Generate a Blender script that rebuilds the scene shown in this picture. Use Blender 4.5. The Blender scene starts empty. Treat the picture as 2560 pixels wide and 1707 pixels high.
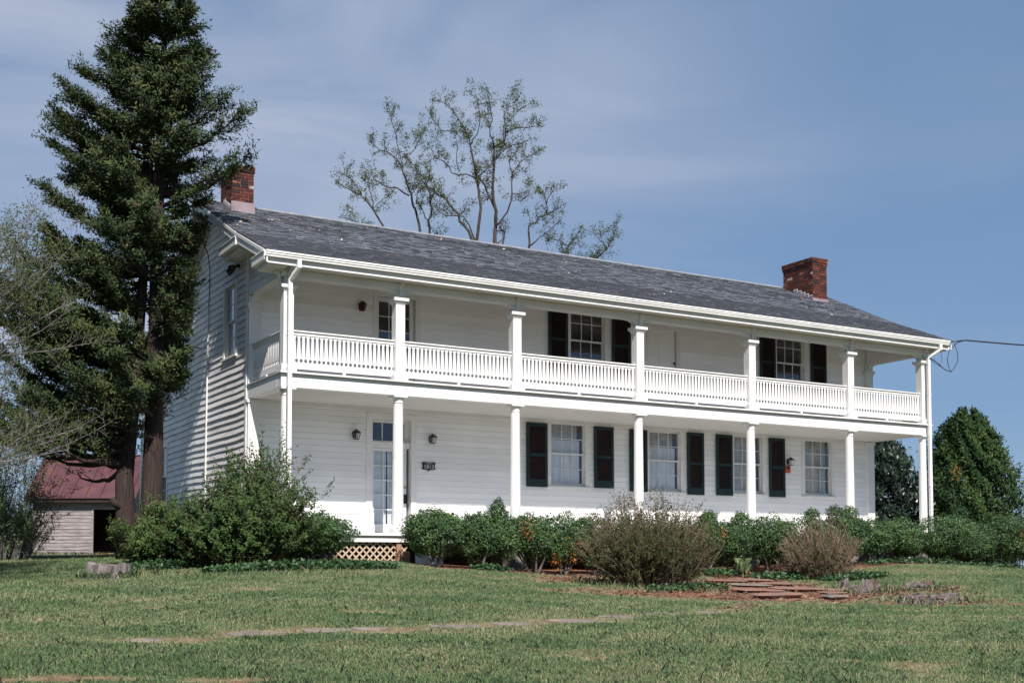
import bpy, math, random
import numpy as np
from mathutils import Vector, Matrix
random.seed(7); RNG = np.random.default_rng(11)
SC = bpy.context.scene; COL = SC.collection
R = math.radians
# ------------------------------------------------------------------ camera, sky, sun, exposure
cam = bpy.data.cameras.new('camera'); cam_o = bpy.data.objects.new('camera', cam); COL.objects.link(cam_o)
cam.sensor_width = 36.0; cam.lens = 42.95; cam.shift_y = 0.1568; cam.clip_end = 3000.0
CAMC = Vector((-8.962, -25.051, -0.739))
rt = Vector((0.864, -0.503, -0.001)); up = Vector((-0.025, -0.046, 0.999)); fw = Vector((0.502, 0.863, 0.052))
rt.normalize(); up = (up - rt*up.dot(rt)).normalized(); fw = up.cross(rt).normalized()
cam_o.matrix_world = Matrix(((rt.x, up.x, -fw.x, CAMC.x), (rt.y, up.y, -fw.y, CAMC.y), (rt.z, up.z, -fw.z, CAMC.z), (0, 0, 0, 1)))
SC.camera = cam_o

SUN_EL, SUN_AZ = R(44.5), R(13.6)                 # elevation; degrees to the left of the facade's normal
sd = Vector((-math.sin(SUN_AZ)*math.cos(SUN_EL), -math.cos(SUN_AZ)*math.cos(SUN_EL), math.sin(SUN_EL)))
sun = bpy.data.lights.new('sun', 'SUN'); sun.energy = 4.5; sun.angle = R(0.53); sun.color = (1.0, 0.93, 0.86)
sun_o = bpy.data.objects.new('sun', sun); COL.objects.link(sun_o)
sun_o.rotation_euler = sd.to_track_quat('Z', 'Y').to_euler()

world = bpy.data.worlds.new('World'); SC.world = world; world.use_nodes = True
nt = world.node_tree; nt.nodes.clear()
def N(t, kind, **kw):
    n = t.nodes.new(kind)
    for k, v in kw.items(): setattr(n, k, v)
    return n
out = N(nt, 'ShaderNodeOutputWorld'); bg = N(nt, 'ShaderNodeBackground'); bg.inputs['Strength'].default_value = 0.105
sky = N(nt, 'ShaderNodeTexSky', sky_type='NISHITA', sun_disc=False, sun_elevation=SUN_EL, sun_rotation=R(193.6))
sky.air_density = 1.0; sky.dust_density = 0.45; sky.ozone_density = 4.0; sky.altitude = 200.0
geo = N(nt, 'ShaderNodeTexCoord')
mp = N(nt, 'ShaderNodeMapping'); mp.inputs['Scale'].default_value = (1.6, 1.6, 6.5); mp.inputs['Rotation'].default_value = (R(4), R(14), R(20))
nz = N(nt, 'ShaderNodeTexNoise'); nz.inputs['Scale'].default_value = 1.5; nz.inputs['Detail'].default_value = 7; nz.inputs['Roughness'].default_value = 0.5; nz.inputs['Distortion'].default_value = 0.5
cr = N(nt, 'ShaderNodeValToRGB'); cr.color_ramp.elements[0].position = 0.36; cr.color_ramp.elements[1].position = 0.68
mul = N(nt, 'ShaderNodeMath', operation='MULTIPLY'); mul.inputs[1].default_value = 1.0
dot = N(nt, 'ShaderNodeVectorMath', operation='DOT_PRODUCT')      # cirrus thickest to the left of the house
dl = (fw*1.0 - rt*0.42 + up*0.22).normalized(); dot.inputs[1].default_value = dl
mr = N(nt, 'ShaderNodeMapRange'); mr.inputs['From Min'].default_value = 0.78; mr.inputs['From Max'].default_value = 1.0; mr.inputs['To Min'].default_value = 0.16; mr.inputs['To Max'].default_value = 1.0
mul2 = N(nt, 'ShaderNodeMath', operation='MULTIPLY')
mix = N(nt, 'ShaderNodeMixRGB'); mix.inputs['Color2'].default_value = (2.95, 3.3, 4.1, 1)
tint = N(nt, 'ShaderNodeMixRGB', blend_type='MULTIPLY'); tint.inputs['Fac'].default_value = 1.0; tint.inputs['Color2'].default_value = (0.80, 0.86, 1.0, 1)
L = nt.links.new
L(geo.outputs['Generated'], mp.inputs['Vector']); L(mp.outputs['Vector'], nz.inputs['Vector']); L(nz.outputs['Fac'], cr.inputs['Fac'])
L(cr.outputs['Color'], mul.inputs[0]); L(geo.outputs['Generated'], dot.inputs[0]); L(dot.outputs['Value'], mr.inputs['Value'])
L(mul.outputs[0], mul2.inputs[0]); L(mr.outputs['Result'], mul2.inputs[1])
veil = N(nt, 'ShaderNodeMixRGB'); veil.inputs['Fac'].default_value = 0.78; veil.inputs['Color2'].default_value = (1.08, 1.74, 2.70, 1)   # thin even haze
L(sky.outputs['Color'], tint.inputs['Color1']); L(tint.outputs['Color'], veil.inputs['Color1']); L(veil.outputs['Color'], mix.inputs['Color1']); L(mul2.outputs[0], mix.inputs['Fac'])
L(mix.outputs['Color'], bg.inputs['Color']); L(bg.outputs['Background'], out.inputs['Surface'])
SC.view_settings.view_transform = 'Standard'; SC.view_settings.look = 'None'; SC.view_settings.exposure = 0.62; SC.view_settings.gamma = 1.0
SC.render.engine = 'CYCLES'
SC.cycles.max_bounces = 6; SC.cycles.transparent_max_bounces = 12; SC.cycles.caustics_reflective = False; SC.cycles.caustics_refractive = False

# ------------------------------------------------------------------ materials
def base_mat(name):
    m = bpy.data.materials.new(name); m.use_nodes = True; t = m.node_tree
    return m, t, t.nodes['Principled BSDF']
def noisy(name, c1, c2, scale=6.0, rough=0.7, bump=0.0, bscale=None, stretch=(1, 1, 1), spec=0.3, detail=5, lo=0.3, hi=0.7, c3=None, s3=1.2, lo3=0.55, hi3=0.7):
    m, t, b = base_mat(name)
    tc = N(t, 'ShaderNodeTexCoord'); mpn = N(t, 'ShaderNodeMapping'); mpn.inputs['Scale'].default_value = stretch
    n = N(t, 'ShaderNodeTexNoise'); n.inputs['Scale'].default_value = scale; n.inputs['Detail'].default_value = detail
    r = N(t, 'ShaderNodeValToRGB'); r.color_ramp.elements[0].color = (*c1, 1); r.color_ramp.elements[1].color = (*c2, 1)
    r.color_ramp.elements[0].position = lo; r.color_ramp.elements[1].position = hi
    l = t.links.new
    l(tc.outputs['Object'], mpn.inputs['Vector']); l(mpn.outputs['Vector'], n.inputs['Vector']); l(n.outputs['Fac'], r.inputs['Fac'])
    src = r.outputs['Color']
    if c3:
        n3 = N(t, 'ShaderNodeTexNoise'); n3.inputs['Scale'].default_value = s3; n3.inputs['Detail'].default_value = 6
        r3 = N(t, 'ShaderNodeMapRange'); r3.inputs['From Min'].default_value = lo3; r3.inputs['From Max'].default_value = hi3
        mx = N(t, 'ShaderNodeMixRGB'); mx.inputs['Color2'].default_value = (*c3, 1)
        l(mpn.outputs['Vector'], n3.inputs['Vector']); l(n3.outputs['Fac'], r3.inputs['Value']); l(r3.outputs['Result'], mx.inputs['Fac']); l(src, mx.inputs['Color1']); src = mx.outputs['Color']
    l(src, b.inputs['Base Color'])
    b.inputs['Roughness'].default_value = rough; b.inputs['Specular IOR Level'].default_value = spec
    if bump:
        nb = N(t, 'ShaderNodeTexNoise'); nb.inputs['Scale'].default_value = bscale or scale*3; nb.inputs['Detail'].default_value = 6
        bp = N(t, 'ShaderNodeBump'); bp.inputs['Strength'].default_value = bump; bp.inputs['Distance'].default_value = 0.02
        l(mpn.outputs['Vector'], nb.inputs['Vector']); l(nb.outputs['Fac'], bp.inputs['Height']); l(bp.outputs['Normal'], b.inputs['Normal'])
    return m
def toned(name, stops, rough=0.7, transl=0.0, spec=0.25, noise=0.0, nscale=2.0):
    """colour by the per-leaf / per-shingle attribute 'tone'"""
    m, t, b = base_mat(name); l = t.links.new
    a = N(t, 'ShaderNodeAttribute', attribute_name='tone')
    r = N(t, 'ShaderNodeValToRGB')
    els = r.color_ramp.elements
    while len(els) < len(stops): els.new(0.5)
    for e, (p, c) in zip(els, stops): e.position = p; e.color = (*c, 1)
    src = a.outputs['Fac']
    if noise:
        tc = N(t, 'ShaderNodeTexCoord'); n = N(t, 'ShaderNodeTexNoise'); n.inputs['Scale'].default_value = nscale; n.inputs['Detail'].default_value = 3
        mm = N(t, 'ShaderNodeMath', operation='MULTIPLY_ADD'); mm.inputs[1].default_value = noise; 
        sb = N(t, 'ShaderNodeMath', operation='SUBTRACT'); sb.inputs[1].default_value = 0.5
        l(tc.outputs['Object'], n.inputs['Vector']); l(n.outputs['Fac'], sb.inputs[0]); l(sb.outputs[0], mm.inputs[0]); l(a.outputs['Fac'], mm.inputs[2]); src = mm.outputs[0]
    l(src, r.inputs['Fac']); l(r.outputs['Color'], b.inputs['Base Color'])
    b.inputs['Roughness'].default_value = rough; b.inputs['Specular IOR Level'].default_value = spec
    if transl:
        tr = N(t, 'ShaderNodeBsdfTranslucent'); mx = N(t, 'ShaderNodeMixShader'); mx.inputs['Fac'].default_value = transl
        l(r.outputs['Color'], tr.inputs['Color']); l(b.outputs['BSDF'], mx.inputs[1]); l(tr.outputs['BSDF'], mx.inputs[2])
        l(mx.outputs['Shader'], t.nodes['Material Output'].inputs['Surface'])
    return m
def glass_mat(name, tintc=(0.96, 0.97, 0.98), refl=0.95):
    m, t, b = base_mat(name); l = t.links.new; t.nodes.remove(b)
    tr = N(t, 'ShaderNodeBsdfTransparent'); tr.inputs['Color'].default_value = (*tintc, 1)
    gl = N(t, 'ShaderNodeBsdfGlossy'); gl.inputs['Roughness'].default_value = 0.03; gl.inputs['Color'].default_value = (refl, refl, refl, 1)
    fr = N(t, 'ShaderNodeFresnel'); gg = N(t, 'ShaderNodeNewGeometry'); iv = N(t, 'ShaderNodeMapRange'); iv.inputs['To Min'].default_value = 1.6; iv.inputs['To Max'].default_value = 1/1.6
    l(gg.outputs['Backfacing'], iv.inputs['Value']); l(iv.outputs['Result'], fr.inputs['IOR'])
    n = N(t, 'ShaderNodeTexNoise'); n.inputs['Scale'].default_value = 3.0; tc = N(t, 'ShaderNodeTexCoord')
    bp = N(t, 'ShaderNodeBump'); bp.inputs['Strength'].default_value = 0.12; bp.inputs['Distance'].default_value = 0.02
    l(tc.outputs['Object'], n.inputs['Vector']); l(n.outputs['Fac'], bp.inputs['Height']); l(bp.outputs['Normal'], gl.inputs['Normal'])
    mx = N(t, 'ShaderNodeMixShader'); l(fr.outputs['Fac'], mx.inputs['Fac']); l(tr.outputs['BSDF'], mx.inputs[1]); l(gl.outputs['BSDF'], mx.inputs[2])
    l(mx.outputs['Shader'], t.nodes['Material Output'].inputs['Surface'])
    return m

M = {}
M['siding'] = noisy('white_siding_paint', (0.82, 0.82, 0.82), (0.88, 0.88, 0.875), 1.3, 0.65, 0.04, 14, stretch=(1, 1, 1.5), c3=(0.76, 0.755, 0.74), s3=0.9, lo3=0.56, hi3=0.85)
M['gable'] = noisy('weathered_siding_paint', (0.72, 0.71, 0.71), (0.84, 0.825, 0.81), 1.6, 0.7, 0.10, 12, stretch=(1, 1, 4), c3=(0.50, 0.47, 0.46), s3=1.5, lo3=0.52, hi3=0.8)
M['trim'] = noisy('white_trim_paint', (0.66, 0.66, 0.65), (0.74, 0.735, 0.72), 2, 0.5, 0.04, 20, c3=(0.56, 0.55, 0.52), s3=1.6, lo3=0.58, hi3=0.85)
M['ceiling'] = noisy('porch_ceiling_paint', (0.60, 0.60, 0.58), (0.70, 0.69, 0.67), 2, 0.6, stretch=(1, 9, 1))
M['gutter'] = noisy('gutter_enamel', (0.72, 0.72, 0.72), (0.82, 0.82, 0.80), 2, 0.35, spec=0.5)
M['deck'] = noisy('porch_deck_paint', (0.74, 0.74, 0.73), (0.80, 0.80, 0.79), 4, 0.6)
M['deck2'] = noisy('grey_gallery_floor', (0.42, 0.42, 0.42), (0.52, 0.52, 0.51), 4, 0.6)  # greyer than the lower porch floor
M['shingle'] = toned('slate_grey_shingles', [(0, (0.070, 0.077, 0.092)), (0.45, (0.190, 0.210, 0.248)), (0.9, (0.265, 0.285, 0.325)), (1, (0.33, 0.34, 0.36))], 0.75, spec=0.3, noise=0.12, nscale=2.0)
M['roofdeck'] = noisy('roof_sheathing', (0.03, 0.03, 0.035), (0.05, 0.05, 0.055), 4, 0.9)
M['ridge'] = noisy('ridge_metal', (0.17, 0.18, 0.20), (0.30, 0.31, 0.32), 5, 0.5)
M['brick'] = toned('old_red_brick', [(0, (0.025, 0.020, 0.022)), (0.3, (0.055, 0.020, 0.017)), (0.7, (0.125, 0.038, 0.026)), (0.93, (0.20, 0.085, 0.05)), (1, (0.42, 0.37, 0.33))], 0.9, noise=0.35, nscale=6)
M['mortar'] = noisy('lime_mortar', (0.09, 0.07, 0.06), (0.22, 0.18, 0.15), 9, 0.95)
M['flash'] = noisy('pinkish_flashing', (0.20, 0.155, 0.175), (0.29, 0.235, 0.26), 4, 0.5)
M['shutter'] = noisy('dark_green_shutter_paint', (0.006, 0.020, 0.020), (0.012, 0.032, 0.032), 5, 0.5)
M['louvre'] = noisy('dark_maroon_louvres', (0.016, 0.008, 0.009), (0.026, 0.012, 0.012), 5, 0.6)  # dark maroon slats, redder than the green frames
M['glass'] = glass_mat('window_glass')
M['curtain'] = noisy('white_curtain_cloth', (0.58, 0.62, 0.68), (0.72, 0.755, 0.80), 4, 0.9)
M['drape'] = noisy('grey_drape_cloth', (0.26, 0.27, 0.265), (0.44, 0.44, 0.43), 4, 0.9)
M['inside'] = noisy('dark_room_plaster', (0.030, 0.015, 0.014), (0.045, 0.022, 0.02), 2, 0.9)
M['iron'] = noisy('black_iron', (0.012, 0.012, 0.014), (0.022, 0.022, 0.024), 9, 0.45, spec=0.5)
M['rustfix'] = noisy('dark_red_fixture', (0.05, 0.012, 0.010), (0.08, 0.02, 0.015), 9, 0.5)
M['letter'] = noisy('silver_lettering', (0.55, 0.55, 0.55), (0.65, 0.65, 0.65), 9, 0.4)
M['orange'] = noisy('orange_red_enamel', (0.50, 0.07, 0.03), (0.60, 0.11, 0.04), 9, 0.5)
M['pine'] = noisy('new_pine_lath', (0.44, 0.33, 0.235), (0.56, 0.44, 0.325), 5, 0.7, stretch=(1, 1, 4))
M['post'] = noisy('brown_timber', (0.28, 0.16, 0.10), (0.38, 0.23, 0.15), 5, 0.8, stretch=(6, 6, 1))
M['stonewall'] = noisy('grey_foundation', (0.16, 0.15, 0.14), (0.28, 0.27, 0.25), 4, 0.9, 0.4)
M['brass'] = noisy('old_brass', (0.35, 0.26, 0.08), (0.45, 0.34, 0.12), 9, 0.3)
M['cable'] = noisy('black_cable', (0.02, 0.025, 0.03), (0.03, 0.035, 0.04), 9, 0.6)
M['bark'] = noisy('grey_brown_bark', (0.030, 0.025, 0.023), (0.085, 0.068, 0.058), 5, 0.95, 0.8, 14, stretch=(3, 3, 0.5))
M['cedarbark'] = noisy('shaggy_cedar_bark', (0.020, 0.014, 0.013), (0.060, 0.041, 0.036), 6, 0.95, 0.9, 14, stretch=(4, 4, 0.35), c3=(0.15, 0.11, 0.085), s3=1.8, lo3=0.64, hi3=0.76)
M['palebark'] = noisy('pale_twig_bark', (0.10, 0.092, 0.088), (0.23, 0.215, 0.205), 6, 0.9)
M['twig'] = noisy('tan_twig_bark', (0.07, 0.045, 0.03), (0.22, 0.145, 0.10), 7, 0.9)
M['tantwig'] = noisy('cut_shrub_bark', (0.13, 0.085, 0.06), (0.30, 0.215, 0.16), 7, 0.9)
M['cedar'] = toned('cedar_foliage', [(0, (0.014, 0.028, 0.013)), (0.45, (0.041, 0.068, 0.026)), (0.75, (0.090, 0.118, 0.040)), (0.95, (0.11, 0.115, 0.040)), (1, (0.16, 0.08, 0.035))], 0.75, 0.12)
M['locust'] = toned('young_locust_leaves', [(0, (0.045, 0.075, 0.020)), (0.6, (0.085, 0.115, 0.030)), (1, (0.13, 0.14, 0.04))], 0.7, 0.3)
M['boxwood'] = toned('boxwood_leaves', [(0, (0.016, 0.042, 0.018)), (0.5, (0.050, 0.106, 0.033)), (0.9, (0.104, 0.175, 0.052)), (1, (0.13, 0.17, 0.06))], 0.5, 0.12, 0.4)
M['dryleaf'] = toned('orange_dead_leaves', [(0, (0.22, 0.07, 0.02)), (1, (0.42, 0.19, 0.06))], 0.8, 0.2)
M['bush'] = toned('arching_bush_leaves', [(0, (0.024, 0.050, 0.016)), (0.5, (0.060, 0.112, 0.032)), (0.92, (0.105, 0.165, 0.045)), (1, (0.20, 0.18, 0.04))], 0.6, 0.2)
M['privet'] = toned('olive_privet_leaves', [(0, (0.020, 0.032, 0.010)), (0.5, (0.050, 0.068, 0.022)), (0.9, (0.085, 0.105, 0.030)), (1, (0.16, 0.10, 0.05))], 0.6, 0.2)
M['ivy'] = toned('ivy_leaves', [(0, (0.014, 0.042, 0.018)), (0.6, (0.035, 0.085, 0.030)), (1, (0.08, 0.15, 0.05))], 0.5, 0.1, 0.4)
M['arbor'] = toned('conifer_foliage', [(0, (0.012, 0.030, 0.012)), (0.5, (0.032, 0.070, 0.020)), (0.9, (0.085, 0.125, 0.03)), (1, (0.12, 0.14, 0.04))], 0.7, 0.12)
M['holly'] = toned('dark_holly_leaves', [(0, (0.008, 0.018, 0.012)), (0.6, (0.018, 0.038, 0.022)), (1, (0.045, 0.07, 0.035))], 0.4, 0.05, 0.5)
M['pale'] = toned('pale_green_leaves', [(0, (0.20, 0.28, 0.14)), (1, (0.32, 0.38, 0.20))], 0.6, 0.3)
M['grass'] = toned('lawn_blades', [(0, (0.085, 0.165, 0.070)), (0.4, (0.168, 0.280, 0.118)), (0.68, (0.295, 0.37, 0.175)), (0.85, (0.50, 0.43, 0.275)), (1, (0.56, 0.43, 0.31))], 0.6, 0.25)
M['tin'] = noisy('rusted_tin_roof', (0.062, 0.022, 0.027), (0.100, 0.042, 0.050), 1.3, 0.65, 0.05, c3=(0.125, 0.046, 0.036), s3=2.2, lo3=0.52, hi3=0.72, spec=0.4)
M['greywood'] = noisy('bare_grey_boards', (0.16, 0.14, 0.142), (0.32, 0.29, 0.285), 3, 0.9, 0.25, 8, stretch=(0.8, 0.8, 6))
M['dark'] = noisy('dark_shed_inside', (0.02, 0.015, 0.012), (0.04, 0.03, 0.025), 3, 0.95)
M['stump'] = noisy('weathered_stump_wood', (0.09, 0.075, 0.07), (0.27, 0.24, 0.235), 4, 0.95, 0.8, 12, stretch=(3, 3, 0.6), c3=(0.07, 0.05, 0.045), s3=3, lo3=0.5, hi3=0.62)
M['rotten'] = noisy('rotten_stump_wood', (0.035, 0.026, 0.024), (0.22, 0.19, 0.185), 7, 0.95, 0.9, 18, stretch=(3, 3, 0.7), c3=(0.10, 0.055, 0.04), s3=3, lo3=0.5, hi3=0.65)
M['flag'] = noisy('red_dusted_flagstone', (0.16, 0.095, 0.072), (0.25, 0.155, 0.12), 3, 0.9, 0.35, 9, c3=(0.26, 0.105, 0.065), s3=2, lo3=0.5, hi3=0.68)
M['greystone'] = noisy('grey_stepping_stone', (0.12, 0.105, 0.09), (0.23, 0.20, 0.17), 4, 0.9, 0.35, 10, c3=(0.26, 0.20, 0.14), s3=3)
M['whiteboard'] = noisy('peeling_white_board', (0.55, 0.53, 0.50), (0.75, 0.73, 0.70), 6, 0.8)
M['litter'] = toned('dry_roof_leaves', [(0, (0.20, 0.11, 0.07)), (0.6, (0.40, 0.28, 0.18)), (1, (0.62, 0.52, 0.38))], 0.8)
M['straw'] = toned('straw_litter_tone', [(0, (0.06, 0.035, 0.028)), (0.6, (0.165, 0.105, 0.075)), (1, (0.30, 0.21, 0.14))], 0.9)
M['hill'] = toned('far_wood_foliage', [(0, (0.022, 0.040, 0.025)), (1, (0.07, 0.10, 0.06))], 0.8, 0.1)

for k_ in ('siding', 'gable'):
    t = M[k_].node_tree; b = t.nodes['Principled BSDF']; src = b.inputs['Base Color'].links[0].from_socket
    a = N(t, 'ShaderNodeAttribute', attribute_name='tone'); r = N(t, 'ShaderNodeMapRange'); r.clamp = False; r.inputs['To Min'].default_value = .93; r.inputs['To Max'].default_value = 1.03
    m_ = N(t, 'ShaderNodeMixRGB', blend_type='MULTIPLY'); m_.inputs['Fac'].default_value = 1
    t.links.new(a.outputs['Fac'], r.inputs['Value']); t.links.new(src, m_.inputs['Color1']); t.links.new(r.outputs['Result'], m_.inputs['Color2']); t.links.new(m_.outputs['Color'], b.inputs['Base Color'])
# ------------------------------------------------------------------ builders
def tag(o, label=None, cat=None, group=None, kind=None):
    if label: o['label'] = label
    if cat: o['category'] = cat
    if group: o['group'] = group
    if kind: o['kind'] = kind
    return o
def empty(name, loc, label, cat, group=None):
    o = bpy.data.objects.new(name, None); COL.objects.link(o); o.location = loc; o.empty_display_size = 0.2
    return tag(o, label, cat, group)
def origin_of(p):
    v = Vector((0, 0, 0))
    while p is not None: v += p.location; p = p.parent
    return v
class MB:
    def __init__(s): s.v = []; s.f = []; s.t = []
    def add(s, vs, fs, tone=0.5):
        b = len(s.v); s.v += [tuple(q) for q in vs]; s.f += [tuple(b+i for i in f) for f in fs]; s.t += [tone]*len(fs); return s
    def box(s, x0, x1, y0, y1, z0, z1, tone=0.5):
        return s.add([(x0,y0,z0),(x1,y0,z0),(x1,y1,z0),(x0,y1,z0),(x0,y0,z1),(x1,y0,z1),(x1,y1,z1),(x0,y1,z1)],
                     [(0,3,2,1),(4,5,6,7),(0,1,5,4),(1,2,6,5),(2,3,7,6),(3,0,4,7)], tone)
    def prism(s, poly, ax, a, b, tone=0.5):
        n = len(poly)
        def P(p, c): return (c, p[0], p[1]) if ax == 'x' else ((p[0], c, p[1]) if ax == 'y' else (p[0], p[1], c))
        return s.add([P(p, a) for p in poly]+[P(p, b) for p in poly],
                     [tuple(range(n)), tuple(range(2*n-1, n-1, -1))]+[(i, (i+1) % n, n+(i+1) % n, n+i) for i in range(n)], tone)
    def beam(s, p, q, w, h, tone=0.5):
        p = Vector(p); q = Vector(q); d = (q-p).normalized(); r = d.cross(Vector((0, 0, 1)))
        r = r.normalized() if r.length > 1e-4 else Vector((1, 0, 0)); u = r.cross(d)
        vs = [c + r*(sx*w/2) + u*(sz*h/2) for c in (p, q) for sx, sz in ((-1,-1),(1,-1),(1,1),(-1,1))]
        return s.add(vs, [(0,1,2,3),(7,6,5,4),(0,4,5,1),(1,5,6,2),(2,6,7,3),(3,7,4,0)], tone)
    def tube(s, pts, rad, n=6, tone=0.5):
        pts = [Vector(p) for p in pts]; m = len(pts)
        rad = rad if hasattr(rad, '__len__') else [rad]*m
        vs = []
        ref = Vector((0.31, 0.17, 0.93))
        for i, p in enumerate(pts):
            d = (pts[min(i+1, m-1)]-pts[max(i-1, 0)])
            d = d.normalized() if d.length > 1e-7 else Vector((0, 0, 1))
            a = d.cross(ref)
            if a.length < 0.1: a = d.cross(Vector((1, 0, 0)))
            a.normalize(); b = d.cross(a)
            for k in range(n):
                t = 2*math.pi*k/n; vs.append(p + a*(math.cos(t)*rad[i]) + b*(math.sin(t)*rad[i]))
        fs = [(i*n+k, i*n+(k+1) % n, (i+1)*n+(k+1) % n, (i+1)*n+k) for i in range(m-1) for k in range(n)]
        if n > 3: fs += [tuple(range(n-1, -1, -1)), tuple(range((m-1)*n, m*n))]
        return s.add(vs, fs, tone)
    def lathe(s, cx, cy, prof, n=20, tone=0.5):
        vs = [(cx+r*math.cos(2*math.pi*k/n), cy+r*math.sin(2*math.pi*k/n), z) for r, z in prof for k in range(n)]
        m = len(prof)
        fs = [(i*n+k, i*n+(k+1) % n, (i+1)*n+(k+1) % n, (i+1)*n+k) for i in range(m-1) for k in range(n)]
        return s.add(vs, fs+[tuple(range(n-1, -1, -1)), tuple(range((m-1)*n, m*n))], tone)
    def build(s, name, mat, parent=None, smooth=False, tone=False, bevel=0):
        o0 = origin_of(parent) if parent is not None else Vector((0, 0, 0))
        me = bpy.data.meshes.new(name); me.from_pydata([(x-o0.x, y-o0.y, z-o0.z) for x, y, z in s.v], [], s.f)
        if tone:
            a = me.attributes.new('tone', 'FLOAT', 'FACE'); a.data.foreach_set('value', s.t)
        if smooth: me.polygons.foreach_set('use_smooth', [True]*len(me.polygons))
        me.materials.append(mat); me.update()
        o = bpy.data.objects.new(name, me); COL.objects.link(o)
        if parent is not None: o.parent = parent
        if bevel:
            bv = o.modifiers.new('bevel', 'BEVEL'); bv.width = bevel; bv.segments = 2; bv.limit_method = 'ANGLE'
        return o
def np_mesh(name, V, F, mat, parent=None, tone=None, smooth=False):
    """V (n,3), F (m,k) -> one mesh object, tone per face"""
    o0 = origin_of(parent) if parent is not None else Vector((0, 0, 0))
    V = np.asarray(V, np.float32) - np.array(o0, np.float32); F = np.asarray(F, np.int32)
    me = bpy.data.meshes.new(name); me.vertices.add(len(V)); me.vertices.foreach_set('co', V.ravel())
    k = F.shape[1]; me.loops.add(F.size); me.loops.foreach_set('vertex_index', F.ravel())
    me.polygons.add(len(F)); me.polygons.foreach_set('loop_start', np.arange(0, F.size, k, dtype=np.int32))
    me.update(calc_edges=True)
    if smooth: me.polygons.foreach_set('use_smooth', np.ones(len(F), bool))
    if tone is not None:
        a = me.attributes.new('tone', 'FLOAT', 'FACE'); a.data.foreach_set('value', np.asarray(tone, np.float32))
    me.materials.append(mat)
    o = bpy.data.objects.new(name, me); COL.objects.link(o)
    if parent is not None: o.parent = parent
    return o
def unit(a): return a/np.maximum(np.linalg.norm(a, axis=1, keepdims=True), 1e-9)
def cards(name, P, D, ln, wd, tone, mat, parent=None, face=None):
    """leaf-shaped faces: base P, direction D, random roll"""
    n = len(P); D = unit(D); rv = unit(RNG.normal(size=(n, 3)))
    if face is not None:
        rv = unit(unit(face)+rv*.75); D = unit(D-rv*(D*rv).sum(1, keepdims=True)*.8)
        S = unit(np.cross(D, rv)); U = np.cross(S, D)
    else: S = unit(np.cross(D, rv)); U = np.cross(S, D)
    ln = np.broadcast_to(ln, (n,))[:, None]; wd = np.broadcast_to(wd, (n,))[:, None]
    V = np.stack([P, P+D*ln*0.45+S*wd*0.5+U*wd*0.12, P+D*ln, P+D*ln*0.45-S*wd*0.5+U*wd*0.12], 1).reshape(-1, 3)
    F = np.arange(4*n).reshape(n, 4)
    return np_mesh(name, V, F, mat, parent, np.clip(tone, 0, 1))

# ------------------------------------------------------------------ the ground
GC = np.array([(-8.36,-13.52,-1.71),(-5.65,-15.1,-1.71),(-3.8,-16.18,-1.71),(-1.95,-17.25,-1.72),(.76,-18.83,-1.74),
(-7.85,-10.82,-1.51),(-4.81,-12.59,-1.51),(-2.49,-13.94,-1.51),(-.04,-15.13,-1.53),(3.05,-16.93,-1.55),
(-7.49,-5.95,-1.21),(-3.4,-8.33,-1.21),(-.13,-9.88,-1.23),(3.28,-11.28,-1.46),(8.37,-11.93,-1.47),
(-4.21,-2.31,-.91),(-.86,-4.26,-.92),(3.27,-4.35,-1.02),(-1.46,1.28,-.58),(1.73,-.1,-.59),(1,-1,-.62),(-4.15,11.53,-.45),(-1.04,16.66,-.37),(.14,22.92,-.3),(-6,26,-.3),(4,28,-.4),
(4.24,-6.06,-1.22),(7.34,-6.13,-1.23),(9.8,-6.97,-1.28),(8.28,-10.13,-1.5),(14.03,-5.97,-1.07),
(4.7,-1.3,-.83),(7.25,-1.4,-.95),(10.5,-1.4,-.9),(16.6,-1.3,-.64),(20.1,-1.5,-.76),(22.5,-1.5,-.92),(12.5,-3,-1.05),
(6,4,-.6),(14,4,-.6),(20,4,-.65),(27,4.5,-.75),(10,15,-.6),(20,20,-.8),(40,30,-1.5),(-9,-25,-2.35),(-20,-25,-2.4),(5,-30,-2.6),(25,-15,-2.0),(-25,0,-1.1),(-25,25,-.6),(42,-3,-1.9),(0,50,-1.5),(-30,50,-1.5),(50,60,-3)])
_n = len(GC); _X = GC[:, :2]; _d = np.linalg.norm(_X[:, None]-_X[None], axis=2)
_A = np.block([[np.where(_d > 0, _d*_d*np.log(_d+1e-12), 0)+.15*np.eye(_n), np.c_[np.ones(_n), _X]], [np.c_[np.ones(_n), _X].T, np.zeros((3, 3))]])
_w = np.linalg.solve(_A, np.r_[GC[:, 2], 0, 0, 0])
def gz_a(x, y):
    x = np.asarray(x, float); y = np.asarray(y, float); q = np.stack([x.ravel(), y.ravel()], 1)
    res = np.empty(len(q))
    for i in range(0, len(q), 20000):
        qq = q[i:i+20000]; r = np.linalg.norm(qq[:, None]-_X[None], axis=2)
        res[i:i+20000] = np.where(r > 0, r*r*np.log(r+1e-12), 0)@_w[:_n] + _w[_n] + qq@_w[_n+1:]
    dist = np.hypot(q[:, 0], q[:, 1]-5); k = np.clip((dist-38)/30, 0, 1)
    res = res*(1-k) + (-1.6-0.012*np.minimum(dist, 400))*k
    return res.reshape(x.shape)
def gz(x, y): return float(gz_a(np.array([x]), np.array([y]))[0])
def wob(x, y, s, ph=0):
    return (np.sin(x*s+ph)*np.cos(y*s*1.13+ph*1.7)+np.sin((x*.73+y*.68)*s*1.9+ph*2.1)*.6+np.sin((x*.41-y*.91)*s*3.7+ph)*.4+np.cos((x*.9+y*.2)*s*6.1+ph*.6)*.25)/2.25
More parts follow.
